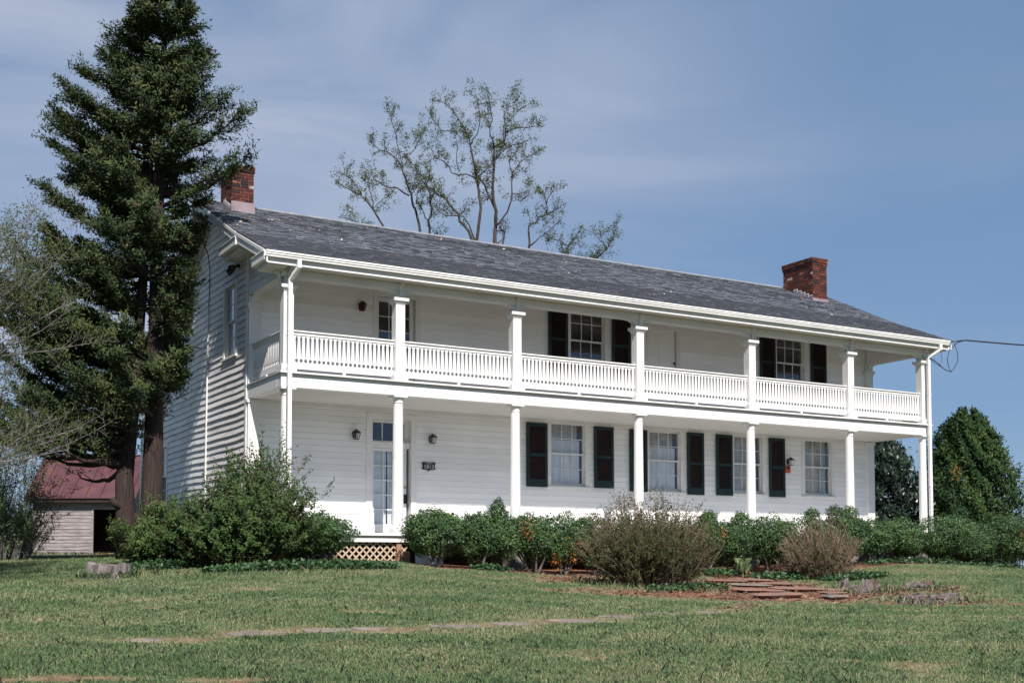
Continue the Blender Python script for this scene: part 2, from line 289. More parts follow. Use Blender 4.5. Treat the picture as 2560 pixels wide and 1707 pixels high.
PATH = [(-8.2,-10.7),(-7.03,-11.4),(-6.35,-11.76),(-5.82,-11.96),(-5.55,-12.14),(-4.77,-12.06),(-3.88,-12.21),(-2.82,-12.57),(-2.21,-12.7),(-1.02,-12.69),(-.06,-12.42),(.53,-12.07),(1.19,-11.85),(2.6,-11.0),(4.2,-9.6),(5.6,-8.4)]
def bare_a(x, y):
    """0 = turf, 1 = bare earth"""
    x = np.asarray(x, float); y = np.asarray(y, float); w = wob(x, y, 1.7, .3); w2 = wob(x, y, 4.3, 1.1)
    b = np.zeros_like(x)
    def blob(cx, cy, rx, ry, rot=0.0, soft=0.5):
        c, s = math.cos(rot), math.sin(rot); dx = x-cx; dy = y-cy
        r = np.sqrt(((dx*c+dy*s)/rx)**2+((-dx*s+dy*c)/ry)**2) + .34*w + .34*w2
        return np.clip((1.0-r)/soft+.5, 0, 1)
    for a in [(8.0,-6.7,2.9,1.65,.1,.7),(9.3,-4.3,1.6,1.9,.5),(10.6,-2.2,1.2,1.6,0),(9.9,-7.0,1.1,.8,-.1,.9),(11.7,-6.9,1.0,.6,-.1,.9),(9.5,-9.1,1.25,.62,-.4,.9),(5.5,-6.4,2.4,.95,.0,.9),(6.2,-3.4,2.6,1.1,.2),(-6.9,-14.1,.45,.16,-.5,.9),(-7.6,-13.75,.4,.14,-.5,.9),(-5.75,-14.9,.35,.13,-.5,.9),(10.5,-10.6,1.0,.3,-.5)]:
        b = np.maximum(b, blob(*a))
    b = np.maximum(b, .62*np.clip((wob(x, y, 1.25, 5.1)+.45*w2-.50)/.4, 0, 1)*np.clip((-3.5-y)/2, 0, 1)*np.clip((x+9)/4, .25, 1))    # thin strawy spots
    d = np.full_like(x, 9.0)                                     # the worn line of stepping stones
    for (ax, ay), (bx, by) in zip(PATH, PATH[1:]):
        L2 = (bx-ax)**2+(by-ay)**2; t = np.clip(((x-ax)*(bx-ax)+(y-ay)*(by-ay))/L2, 0, 1)
        d = np.minimum(d, np.hypot(x-ax-t*(bx-ax), y-ay-t*(by-ay)))
    b = np.maximum(b, .66*np.clip((.40-d+.34*w+.26*w2)/.35, 0, 1))
    b = np.maximum(b, np.clip((.55-np.hypot((x+4.18)/1.15, y+2.6)+.1*w2)/.2, 0, 1)*.6)      # round the stump
    hb = np.clip((y+2.3+.25*w)/.4, 0, 1)*np.clip((x-2.2)/.6, 0, 1)*np.clip((24-x)/.5, 0, 1)*np.clip((3.0-y)/.5, 0, 1)   # under the hedge
    return np.maximum(b, hb)

def ground():
    def axis(c0, c1, step, far):
        mid = np.arange(c0, c1+1e-6, step); e = []; s = step; x = c1
        while x < far: s *= 1.35; x += s; e.append(x)
        f = []; s = step; x = c0
        while x > -far: s *= 1.35; x -= s; f.append(x)
        return np.r_[f[::-1], mid, e]
    xs = axis(-14, 24, .14, 420); ys = axis(-19, 8, .14, 420)
    X, Y = np.meshgrid(xs, ys); B = bare_a(X, Y)
    near = np.clip(1-np.hypot(X-2, Y+6)/26, 0, 1)
    Z = gz_a(X, Y) + near*(wob(X, Y, 2.6, 2)*.018+wob(X, Y, 7.1, 4)*.010) - B*.02
    nx, ny = len(xs), len(ys); idx = np.arange(nx*ny).reshape(ny, nx)
    F = np.stack([idx[:-1,:-1].ravel(), idx[:-1,1:].ravel(), idx[1:,1:].ravel(), idx[1:,:-1].ravel()], 1)
    m, t, b = base_mat('lawn_earth'); l = t.links.new
    a = N(t, 'ShaderNodeAttribute', attribute_name='bare'); tc = N(t, 'ShaderNodeTexCoord')
    def nz_(s, c1, c2, lo=.35, hi=.65):
        n = N(t, 'ShaderNodeTexNoise'); n.inputs['Scale'].default_value = s; n.inputs['Detail'].default_value = 8; r = N(t, 'ShaderNodeValToRGB')
        r.color_ramp.elements[0].position = lo; r.color_ramp.elements[1].position = hi; r.color_ramp.elements[0].color = (*c1, 1); r.color_ramp.elements[1].color = (*c2, 1)
        l(tc.outputs['Object'], n.inputs['Vector']); l(n.outputs['Fac'], r.inputs['Fac']); return r.outputs['Color']
    turf = nz_(5, (0.07, 0.085, 0.04), (0.16, 0.15, 0.085)); earth = nz_(2.2, (0.18, 0.105, 0.072), (0.255, 0.118, 0.075)); fine = nz_(26, (.55, .55, .55), (1.25, 1.2, 1.15), .3, .7)
    straw = nz_(7, (0.15, 0.115, 0.07), (0.26, 0.20, 0.13))
    rs = N(t, 'ShaderNodeMapRange'); rs.inputs['From Max'].default_value = .6; l(a.outputs['Fac'], rs.inputs['Value'])
    re = N(t, 'ShaderNodeMapRange'); re.inputs['From Min'].default_value = .68; re.inputs['From Max'].default_value = .98; l(a.outputs['Fac'], re.inputs['Value'])
    m0 = N(t, 'ShaderNodeMixRGB'); l(rs.outputs['Result'], m0.inputs['Fac']); l(turf, m0.inputs['Color1']); l(straw, m0.inputs['Color2'])
    mx = N(t, 'ShaderNodeMixRGB'); l(re.outputs['Result'], mx.inputs['Fac']); l(m0.outputs['Color'], mx.inputs['Color1']); l(earth, mx.inputs['Color2'])
    ml = N(t, 'ShaderNodeMixRGB', blend_type='MULTIPLY'); ml.inputs['Fac'].default_value = 1; l(mx.outputs['Color'], ml.inputs['Color1']); l(fine, ml.inputs['Color2'])
    l(ml.outputs['Color'], b.inputs['Base Color']); b.inputs['Roughness'].default_value = .95; b.inputs['Specular IOR Level'].default_value = .1
    nb = N(t, 'ShaderNodeTexNoise'); nb.inputs['Scale'].default_value = 18; nb.inputs['Detail'].default_value = 8; bp = N(t, 'ShaderNodeBump'); bp.inputs['Strength'].default_value = .7; bp.inputs['Distance'].default_value = .03
    l(tc.outputs['Object'], nb.inputs['Vector']); l(nb.outputs['Fac'], bp.inputs['Height']); l(bp.outputs['Normal'], b.inputs['Normal'])
    o = np_mesh('ground', np.stack([X.ravel(), Y.ravel(), Z.ravel()], 1), F, m, smooth=True)
    at = o.data.attributes.new('bare', 'FLOAT', 'POINT'); at.data.foreach_set('value', B.ravel().astype(np.float32))
    tag(o, 'grassy ground rising to the house with red bare earth patches', 'ground', kind='structure')
ground()

def grass():
    t = M['grass'].node_tree; l = t.links.new; g_ = N(t, 'ShaderNodeNewGeometry'); vm = N(t, 'ShaderNodeVectorMath', operation='SCALE'); vm.inputs['Scale'].default_value = .45
    va = N(t, 'ShaderNodeVectorMath', operation='ADD'); va.inputs[1].default_value = (0, 0, .8); vn = N(t, 'ShaderNodeVectorMath', operation='NORMALIZE')
    l(g_.outputs['Normal'], vm.inputs[0]); l(vm.outputs['Vector'], va.inputs[0]); l(va.outputs['Vector'], vn.inputs[0]); l(vn.outputs['Vector'], t.nodes['Principled BSDF'].inputs['Normal'])
    n = 1300000
    u = RNG.random(n); D = 8.6*(34/8.6)**(u**0.80)                   # denser near the lens
    W = D*(0.47)*(RNG.random(n)*2-1)
    x = CAMC.x + fw.x*D/.9985 + rt.x*W; y = CAMC.y + fw.y*D/.9985 + rt.y*W
    b = bare_a(x, y)
    patch = wob(x, y, .9, .5)*.5+wob(x, y, 2.9, 1.7)*.5
    tuft = wob(x, y, 11, .9)
    keep = (RNG.random(n) < (1-b)**1.4*np.clip(.84+.34*patch+.25*tuft, .10, 1)+.16*(b < .93)) & ~((y > -.75) & (x > -.3) & (x < 21)) & (b < .985)
    x, y, b, patch, tuft, D = x[keep], y[keep], b[keep], patch[keep], tuft[keep], D[keep]
    n = len(x); z = gz_a(x, y) - b*.02
    h = (.017+.022*RNG.random(n))*(1+.6*patch+1.1*np.clip(tuft, 0, 1))*(1-.45*b)
    h = np.where(RNG.random(n) < .02, h*1.9, h)
    ex = []                                                       # uncut straw round the stumps, the shed and the bush feet
    for cx, cy, ra, rb, m, sx_ in [(-4.18, -2.6, .34, .62, 520, 1.0), (9.9, -6.9, .3, .7, 260, 1.3), (9.5, -9.1, .4, .9, 320, 1.4), (11.7, -6.9, .3, .7, 240, 1.2), (-1.4, -2.2, 1.2, 1.7, 420, 1.5), (6.15, -4.9, .9, 1.4, 420, 1.3)]:
        a_ = RNG.random(m)*6.283; q_ = ra+(rb-ra)*RNG.random(m)**1.4; ex.append(np.stack([cx+np.cos(a_)*q_*sx_, cy+np.sin(a_)*q_], 1))
    m = 500; t_ = RNG.random(m); ex.append(np.stack([-1.40+.8642*3.6*t_-.5*.1, 23.82-.5031*3.6*t_-.10-.2*RNG.random(m)], 1))
    ex = np.concatenate(ex); m = len(ex); x = np.r_[x, ex[:, 0]]; y = np.r_[y, ex[:, 1]]; z = np.r_[z, gz_a(ex[:, 0], ex[:, 1])]; D = np.r_[D, np.full(m, 22.)]
    h = np.r_[h, .07+.12*RNG.random(m)]; b = np.r_[b, np.zeros(m)]; patch = np.r_[patch, np.full(m, -.4)]; tuft = np.r_[tuft, np.zeros(m)]; n = len(x)
    w = .0027+.00017*D
    a = RNG.random(n)*2*np.pi; lean = (RNG.random(n)*.65+.08)*(1+2.4*b)
    Dn = np.stack([np.cos(a)*lean, np.sin(a)*lean, np.ones(n)], 1); Dn = unit(Dn)
    S = np.stack([-np.sin(a), np.cos(a), np.zeros(n)], 1)*w[:, None]
    P = np.stack([x, y, z-.005], 1); mid = P+Dn*h[:, None]*.55; tip = P+Dn*h[:, None]; tip[:, :2] += np.stack([np.cos(a), np.sin(a)], 1)*(h*.22)[:, None]; tip[:, 2] -= h*.05
    V = np.stack([P-S*.5, P+S*.5, mid+S*.42, tip, mid-S*.42], 1).reshape(-1, 3)
    F = np.arange(5*n).reshape(n, 5)
    dry = np.clip(-patch*.65+1.1*b+.05, 0, .9)
    tone = np.clip(.40+RNG.normal(size=n)*.17+.06*tuft-.22*wob(x, y, 1.55, 2.2)-.13*wob(x, y, .5, 4) + np.where(RNG.random(n) < .10+dry, .34, 0), 0, 1)
    o = np_mesh('lawn_grass', V, F, M['grass'], None, tone)
    tag(o, 'short green lawn grass mixed with dry straw blades', 'grass', kind='stuff')
grass()

# ------------------------------------------------------------------ the farmhouse
PW = 2.154; XL, XR = -.165, 19.87                                 # front wall plane, left and right ends
CX = [0, 2.644, 5.714, 9.336, 13.05, 16.709, 19.706]               # porch columns
PROF = [(-.58, 5.905), (1.5, 6.77), (4.95, 8.42)]
def roof_z(y):
    (a, b), (c, d), (e, f) = PROF
    if y <= 1.5: return b+(y-a)*(d-b)/(c-a)
    if y <= 4.95: return d+(y-c)*(f-d)/(e-c)
    if y <= 7.35: return 8.42-(y-4.95)*.75
    return 6.62-(y-7.35)*.321
house = empty('farmhouse', (0, PW, -.6), 'long white two storey farmhouse with double porch and dark shingle roof', 'house')
def front(s, z, o): return (s, PW+o, z)
def side(s, z, o): return (XL+o, s, z)
def fbox(mb, fr, s0, s1, z0, z1, o0, o1):
    vs = [fr(s, z, o) for o in (o0, o1) for s, z in ((s0,z0),(s1,z0),(s1,z1),(s0,z1))]
    return mb.add(vs, [(0,1,2,3),(7,6,5,4),(0,4,5,1),(1,5,6,2),(2,6,7,3),(3,7,4,0)])
def boards(mb, fr, z0, z1, ex, span, openings, prot=.016, wav=0.0, lap_shade=-2.0):
    z = z0; i = 0
    while z < z1:
        e = min(ex, z1-z); a, b = span(z+e*.5)
        iv = [(a, b)]
        for (p, q, r, s_) in openings:
            if r < z+e-.004 and s_ > z+.004:
                nv = []
                for c, d in iv:
                    if q <= c or p >= d: nv.append((c, d))
                    else:
                        if p > c: nv.append((c, p))
                        if q < d: nv.append((q, d))
                iv = nv
        for c, d in iv:
            tn_ = random.random()
            if d-c < .02: continue
            m = max(1, int((d-c)/.7)); pr = prot*(.75+.5*random.random())
            ss = [c+(d-c)*k/m for k in range(m+1)]
            def wz(s, zz): return wav*(math.sin(s*1.1+zz*.35)+.5*math.sin(s*2.7+zz*.8+1))
            vs = []
            for s in ss:
                w0 = wz(s, z); w1 = wz(s, z+e)
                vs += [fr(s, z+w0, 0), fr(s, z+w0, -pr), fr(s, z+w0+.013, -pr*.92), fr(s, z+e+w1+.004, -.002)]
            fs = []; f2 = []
            for k in range(m):                                        # darker strip painted along each board's lower edge for its lap shadow
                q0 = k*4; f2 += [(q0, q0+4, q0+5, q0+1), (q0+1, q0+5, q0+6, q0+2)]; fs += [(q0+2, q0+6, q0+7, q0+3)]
            mb.add(vs, fs, tn_); mb.f += [tuple(len(mb.v)-len(vs)+i for i in f_) for f_ in f2]; mb.t += [lap_shade]*len(f2)
        z += ex; i += 1
# glass rectangles (s0, s1, z0, z1)
W_LOW = [(8.10, 9.09, 1.46, 3.01), (11.30, 12.30, 1.42, 2.97), (14.33, 15.32, 1.45, 3.00), (17.09, 18.08, 1.46, 3.02)]
W_UP = [(8.73, 9.74, 4.41, 6.21), (16.02, 17.02, 4.41, 6.21)]
W_GAB = [(3.08, 3.84, 4.36, 5.93), (9.22, 9.98, 4.36, 5.93), (9.22, 9.98, 1.05, 2.55)]
D_LOW = (2.953, 3.992, .02, 2.84); D_UP1 = (3.08, 4.10, 3.44, 5.86); D_UP2 = (11.25, 12.23, 3.44, 5.86)
def op(g): return (g[0]-.05, g[1]+.05, g[2]-.07, g[3]+.05)
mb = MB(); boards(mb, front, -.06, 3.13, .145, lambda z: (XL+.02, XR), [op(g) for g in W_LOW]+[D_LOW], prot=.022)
boards(mb, front, 3.42, 6.36, .145, lambda z: (XL+.02, XR), [op(g) for g in W_UP]+[D_UP1, D_UP2], prot=.020, lap_shade=-.6)
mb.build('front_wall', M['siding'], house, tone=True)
def yspan(z):
    y0 = PW if z < roof_z(PW)-.14 else 1.5+(z+.14-6.77)/(8.42-6.77)*3.45
    y1 = 12.2 if z < roof_z(12.2)-.1 else (7.35+(6.62-.1-z)/.321 if z < 6.5 else 4.95+(8.42-.14-z)/.75)
    return (y0, max(y0, min(y1, 12.2)))
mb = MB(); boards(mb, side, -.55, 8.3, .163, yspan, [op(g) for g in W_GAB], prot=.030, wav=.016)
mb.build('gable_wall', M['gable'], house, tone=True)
mb = MB(); boards(mb, side, 5.69, 6.9, .163, lambda z: (-.05 if z < 5.95 else (z-5.95)/.416-.25, PW-.05), [], prot=.022)
mb.build('porch_gable_infill', M['gable'], house)
mb = MB(); mb.box(XL+.2, XR-.002, 12.2, 12.35, -.55, 4.9); mb.build('rear_wall', M['siding'], house)
mb = MB(); mb.prism([(PW,-.55),(12.2,-.55),(12.2,4.9),(7.35,6.5),(4.95,8.28),(PW,6.95)], 'x', XR, XR+.12); mb.build('far_gable_wall', M['siding'], house)
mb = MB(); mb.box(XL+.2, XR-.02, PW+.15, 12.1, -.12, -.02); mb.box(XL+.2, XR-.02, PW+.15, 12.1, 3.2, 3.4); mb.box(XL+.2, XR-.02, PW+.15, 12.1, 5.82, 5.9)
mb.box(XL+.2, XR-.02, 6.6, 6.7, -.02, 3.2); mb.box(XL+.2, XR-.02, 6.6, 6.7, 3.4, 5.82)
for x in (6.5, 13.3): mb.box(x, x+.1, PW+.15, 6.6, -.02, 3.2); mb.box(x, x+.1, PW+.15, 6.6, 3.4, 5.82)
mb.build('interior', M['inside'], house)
mb = MB(); mb.box(XL+.01, XR-.02, PW+.02, PW+.3, -1.2, -.065); mb.box(XL+.01, XL+.3, PW+.31, 12.2, -1.0, -.56); mb.build('foundation', M['stonewall'], house)

def bars(mb, fr, g, rows, cols, o0, o1, w=.018):
    s0, s1, z0, z1 = g
    for k in range(1, cols): s = s0+(s1-s0)*k/cols; fbox(mb, fr, s-w/2, s+w/2, z0, z1, o0, o1)
    for k in range(1, rows): z = z0+(z1-z0)*k/rows; fbox(mb, fr, s0, s1, z-w/2, z+w/2, o0+.002, o1-.002)
def cloth(mb, fr, s0, s1, z0, z1, o, amp=.018, freq=26, seed=0):
    n = int((s1-s0)*60); m = 6; vs = []
    for j in range(m+1):
        z = z0+(z1-z0)*j/m
        for i in range(n+1):
            s = s0+(s1-s0)*i/n; vs.append(fr(s, z, o+amp*(math.sin(s*freq+seed)+.6*math.sin(s*freq*.43+seed*2))*(.6+.4*(1-j/m))))
    mb.add(vs, [(j*(n+1)+i, j*(n+1)+i+1, (j+1)*(n+1)+i+1, (j+1)*(n+1)+i) for j in range(m) for i in range(n)])
def window(fr, g, parent, mode, sill=True, cas=.115, label=None):
    s0, s1, z0, z1 = g; O = op(g); zm = (z0+z1)/2
    f = MB()
    fbox(f, fr, O[0]-cas, O[0], O[2]-.02, O[3]+cas, -.034, .02); fbox(f, fr, O[1], O[1]+cas, O[2]-.02, O[3]+cas, -.034, .02); fbox(f, fr, O[0], O[1], O[3], O[3]+cas, -.032, .02)
    fbox(f, fr, O[0]-.02, O[0]-.001, O[2], O[3], .021, .16); fbox(f, fr, O[1]+.001, O[1]+.02, O[2], O[3], .021, .16); fbox(f, fr, O[0], O[1], O[3]+.001, O[3]+.02, .021, .16); fbox(f, fr, O[0], O[1], O[2]-.02, O[2]-.001, .021, .16)
    w = f.build('window', M['trim'], parent)
    if label: w['label'] = label
    f = MB()
    for (a, b, off) in ((zm-.02, z1, .03), (z0, zm+.02, .065)):
        lo, hi = (b, O[3]) if a > z0+.1 else (O[2], a)
        fbox(f, fr, O[0], s0, a-.03, b+.03, off, off+.03); fbox(f, fr, s1, O[1], a-.03, b+.03, off, off+.03)
        fbox(f, fr, s0, s1, lo, hi, off, off+.03)
        fbox(f, fr, s0, s1, zm-.02, zm+.02, off, off+.03)
        bars(f, fr, (s0, s1, a if a < z0+.1 else zm+.02, b if b > z1-.1 else zm-.02), 2, 3, off+.004, off+.026)
    f.build('sash', M['trim'], w)
    f = MB(); fbox(f, fr, s0, s1, zm, z1, .043, .047); fbox(f, fr, s0, s1, z0, zm, .078, .082); f.build('pane', M['glass'], w)
    if sill:
        f = MB(); fbox(f, fr, O[0]-cas-.03, O[1]+cas+.03, O[2]-.075, O[2]-.022, -.07, .02); fbox(f, fr, O[0]-cas, O[1]+cas, O[2]-.14, O[2]-.076, -.022, .005); f.build('sill', M['trim'], w, bevel=.006)
    if mode == 'cafe':
        f = MB(); cloth(f, fr, s0-.04, s1-.06, z0-.05, z0+(z1-z0)*.74, .108, .010, 30, s0); f.build('curtain', M['curtain'], w)
        f = MB(); cloth(f, fr, s0-.04, s1-.12, z0+(z1-z0)*.70, z1+.05, .145, .018, 21, s1); f.build('drape', M['drape'], w)
    elif mode == 'sheer':
        f = MB(); cloth(f, fr, s0-.04, s1-.09, z0-.05, z1+.05, .112, .009, 23, s0); f.build('curtain', M['drape'], w)
    return w
for g, md in zip(W_LOW, ('cafe', 'cafe', 'sheer', 'sheer')): window(front, g, house, md)
for g in W_UP: window(front, g, house, '')
for i, g in enumerate(W_GAB): window(side, g, house, 'cafe' if i == 0 else '')

def shutter(s0, s1, z0, z1):
    f = MB(); st = .085; zm = z0+(z1-z0)*.50; o0, o1 = -.080, -.042
    fbox(f, front, s0, s0+st, z0, z1, o0, o1); fbox(f, front, s1-st, s1, z0, z1, o0, o1)
    for a, b in ((z0, z0+.20), (zm-.04, zm+.04), (z1-.09, z1)): fbox(f, front, s0+st, s1-st, a, b, o0+.001, o1-.001)
    r = f.build('shutter', M['shutter'], house)
    f = MB()
    for a, b in ((z0+.20, zm-.04), (zm+.04, z1-.09)):
        n = int((b-a)/.042)
        for k in range(n):
            z = a+(b-a)*(k+.5)/n
            f.add([front(s0+st, z-.018, o0+.004), front(s1-st, z-.018, o0+.004), front(s1-st, z+.024, o1-.006), front(s0+st, z+.024, o1-.006), front(s0+st, z-.022, o0+.009), front(s1-st, z-.022, o0+.009), front(s1-st, z+.018, o1-.002), front(s0+st, z+.018, o1-.002)],
                  [(0,1,2,3),(7,6,5,4),(0,4,5,1),(1,5,6,2),(2,6,7,3),(3,7,4,0)])
    fbox(f, front, s0+st, s1-st, z0+.2, z1-.09, o1-.001, o1+.003)
    f.build('louvre_panel', M['louvre'], r)
for s0, s1, z0, z1 in [(7.28,7.92,1.33,3.0),(9.40,10.03,1.36,3.02),(10.57,11.16,1.30,3.0),(12.56,13.15,1.27,3.03),(13.60,14.20,1.28,3.03),(15.60,16.21,1.29,3.03),
                       (7.965,8.565,4.28,6.25),(10.005,10.62,4.28,6.25),(15.29,15.89,4.28,6.25),(17.31,17.94,4.28,6.25)]:
    shutter(s0, s1, z0, z1)

# doors
def door_low():
    s0, s1, z0, z1 = D_LOW; f = MB()
    fbox(f, front, s0-.155, s0, -.02, z1+.15, -.035, .02); fbox(f, front, s1, s1+.14, -.02, z1+.15, -.035, .02); fbox(f, front, s0, s1, z1, z1+.15, -.033, .02)
    fbox(f, front, s0-.02, s0-.001, .0, z1, .021, .2); fbox(f, front, s1+.001, s1+.02, .0, z1, .021, .2); fbox(f, front, s0, s1, z1+.001, z1+.02, .021, .2)
    fbox(f, front, s0, s1, 2.15, 2.29, .02, .17); fbox(f, front, s0-.05, s1+.05, -.03, .02, -.03, .2)
    r = f.build('door_frame', M['trim'], house)
    f = MB(); fbox(f, front, s0, s0+.02, 2.29, z1, .10, .14); fbox(f, front, s1-.13, s1, 2.29, z1, .10, .14); fbox(f, front, s0+.02, s1-.13, 2.29, 2.33, .10, .14); fbox(f, front, s0+.02, s1-.13, z1-.07, z1, .10, .14)
    for k in (1, 2): s = s0+.02+.89*k/3; fbox(f, front, s-.011, s+.011, 2.33, z1-.07, .105, .135)
    f.build('transom_frame', M['trim'], r)
    f = MB(); fbox(f, front, s0+.02, s1-.13, 2.33, z1-.07, .118, .122); f.build('transom_pane', M['glass'], r)
    f = MB(); g = (s0+.085, s1-.185, .29, 2.07)
    a, b = s0+.012, s1-.075
    fbox(f, front, a, g[0], .03, 2.145, .09, .135); fbox(f, front, g[1], b, .03, 2.145, .09, .135); fbox(f, front, g[0], g[1], .03, g[2], .09, .135); fbox(f, front, g[0], g[1], g[3], 2.145, .09, .135)
    bars(f, front, g, 5, 3, .095, .13, .022)
    d = f.build('door', M['trim'], house)
    f = MB(); fbox(f, front, g[0], g[1], g[2], g[3], .110, .114); f.build('glass', M['glass'], d)
    f = MB(); cloth(f, front, g[0]-.03, g[0]+.36, g[2]-.05, g[3]+.05, .165, .012, 34, 1); cloth(f, front, g[0]+.40, g[1]+.03, g[2]-.05, g[3]+.05, .185, .012, 34, 2); f.build('curtain', M['curtain'], d)
    f = MB(); f.lathe(b-.045, PW+.075, [(.0,1.19),(.028,1.19),(.03,1.215),(.0,1.22)], 10); fbox(f, front, b-.06, b-.03, 1.17, 1.23, .06, .09); f.build('lock', M['brass'], d)
    f = MB(); fbox(f, front, b-.075, b-.005, .80, 1.03, .078, .092); fbox(f, front, b-.055, b-.03, .86, 1.0, .03, .05); fbox(f, front, b-.055, b-.03, .97, 1.0, .05, .09); fbox(f, front, b-.055, b-.03, .86, .88, .05, .09); f.build('handle', M['iron'], d)
door_low()
def door_up(D, glazed):
    s0, s1, z0, z1 = D; f = MB()
    fbox(f, front, s0-.12, s0, z0, z1+.14, -.033, .02); fbox(f, front, s1, s1+.13, z0, z1+.14, -.033, .02); fbox(f, front, s0, s1, z1, z1+.14, -.031, .02)
    fbox(f, front, s0-.02, s0-.001, z0, z1, .021, .16); fbox(f, front, s1+.001, s1+.02, z0, z1, .021, .16)
    f.build('door_frame', M['trim'], house)
    f = MB()
    if glazed:
        g = (s0+.06, s1-.13, z0+.86, z1-.11)
        fbox(f, front, s0+.004, g[0], z0+.01, z1, .05, .09); fbox(f, front, g[1], s1-.02, z0+.01, z1, .05, .09); fbox(f, front, g[0], g[1], z0+.01, g[2], .05, .09); fbox(f, front, g[0], g[1], g[3], z1, .05, .09)
        bars(f, front, g, 4, 3, .055, .085, .018)
        d = f.build('door', M['trim'], house)
        f = MB(); fbox(f, front, g[0], g[1], g[2], g[3], .068, .072); f.build('glass', M['glass'], d)
    else:
        sm = s0+.40
        fbox(f, front, s0+.004, sm-.006, z0+.01, z1, .02, .06); fbox(f, front, sm+.006, s1-.028, z0+.01, z1, .02, .06); fbox(f, front, sm-.006, sm+.006, z0+.01, z1, .03, .06)
        d = f.build('door', M['siding'], house)
        f = MB(); fbox(f, front, s1-.09, s1-.04, z0+1.48, z0+1.54, -.03, .02); f.build('knob', M['iron'], d, bevel=.012)
door_up(D_UP1, True); door_up(D_UP2, False)

# porch: floors, beams, ceilings
f = MB(); f.box(XL-.02, XR+.02, -.20, PW-.02, -.055, 0.0); f.build('porch_floor', M['deck'], house)
f = MB(); f.box(XL-.01, XR+.01, -.14, -.06, -.20, -.057); f.build('porch_floor_joist', M['trim'], house)
f = MB(); f.box(XL-.03, XR+.03, -.20, PW-.02, 3.404, 3.437); f.build('porch_deck', M['deck2'], house)
f = MB(); f.box(XL-.002, XR+.002, -.135, .13, 3.10, 3.40); f.box(XL-.045, XR+.045, -.215, -.20, 3.395, 3.437); f.build('porch_beam', M['trim'], house, bevel=.008)
for x0, x1 in ((XL-.004, XL+.24), (XR-.24, XR+.004)):
    f = MB(); f.box(x0, x1, .131, PW-.03, 3.11, 3.402); f.build('porch_beam', M['trim'], house)
f = MB(); f.box(XL+.25, XR-.25, .135, PW-.015, 3.12, 3.14)
for k in range(1, 16): f.box(XL+.25, XR-.25, .135+k*.126, .141+k*.126, 3.114, 3.1195)
f.build('porch_ceiling', M['ceiling'], house)
f = MB(); f.box(XL+.25, XR-.02, PW-.05, PW-.012, 3.02, 3.118); f.build('frieze', M['trim'], house)
f = MB(); f.box(XL-.0, XR+.0, -.13, .13, 5.50, 5.664); f.build('upper_beam', M['trim'], house, bevel=.008)
for x0, x1 in ((XL-.004, XL+.22), (XR-.22, XR+.004)):
    f = MB(); f.box(x0, x1, .131, PW-.03, 5.50, 5.702); f.build('upper_beam', M['trim'], house)
f = MB(); f.prism([(.165, 5.703), (PW-.03, 5.703), (PW-.03, 6.8), (.165, 6.03)], 'x', XR-.20, XR-.02); f.build('upper_beam', M['trim'], house)
f = MB(); f.prism([(.165, 6.00), (PW-.015, 6.36), (PW-.015, 6.38), (.165, 6.02)], 'x', XL+.23, XR-.23); f.box(XL+.23, XR-.23, .14, .16, 5.703, 6.02); f.box(XL-.40, XR+.40, -.481, .131, 5.665, 5.69); f.build('soffit', M['ceiling'], house)
f = MB(); f.box(XL-.48, XR+.48, -.505, -.482, 5.65, 5.885); f.build('fascia', M['trim'], house)

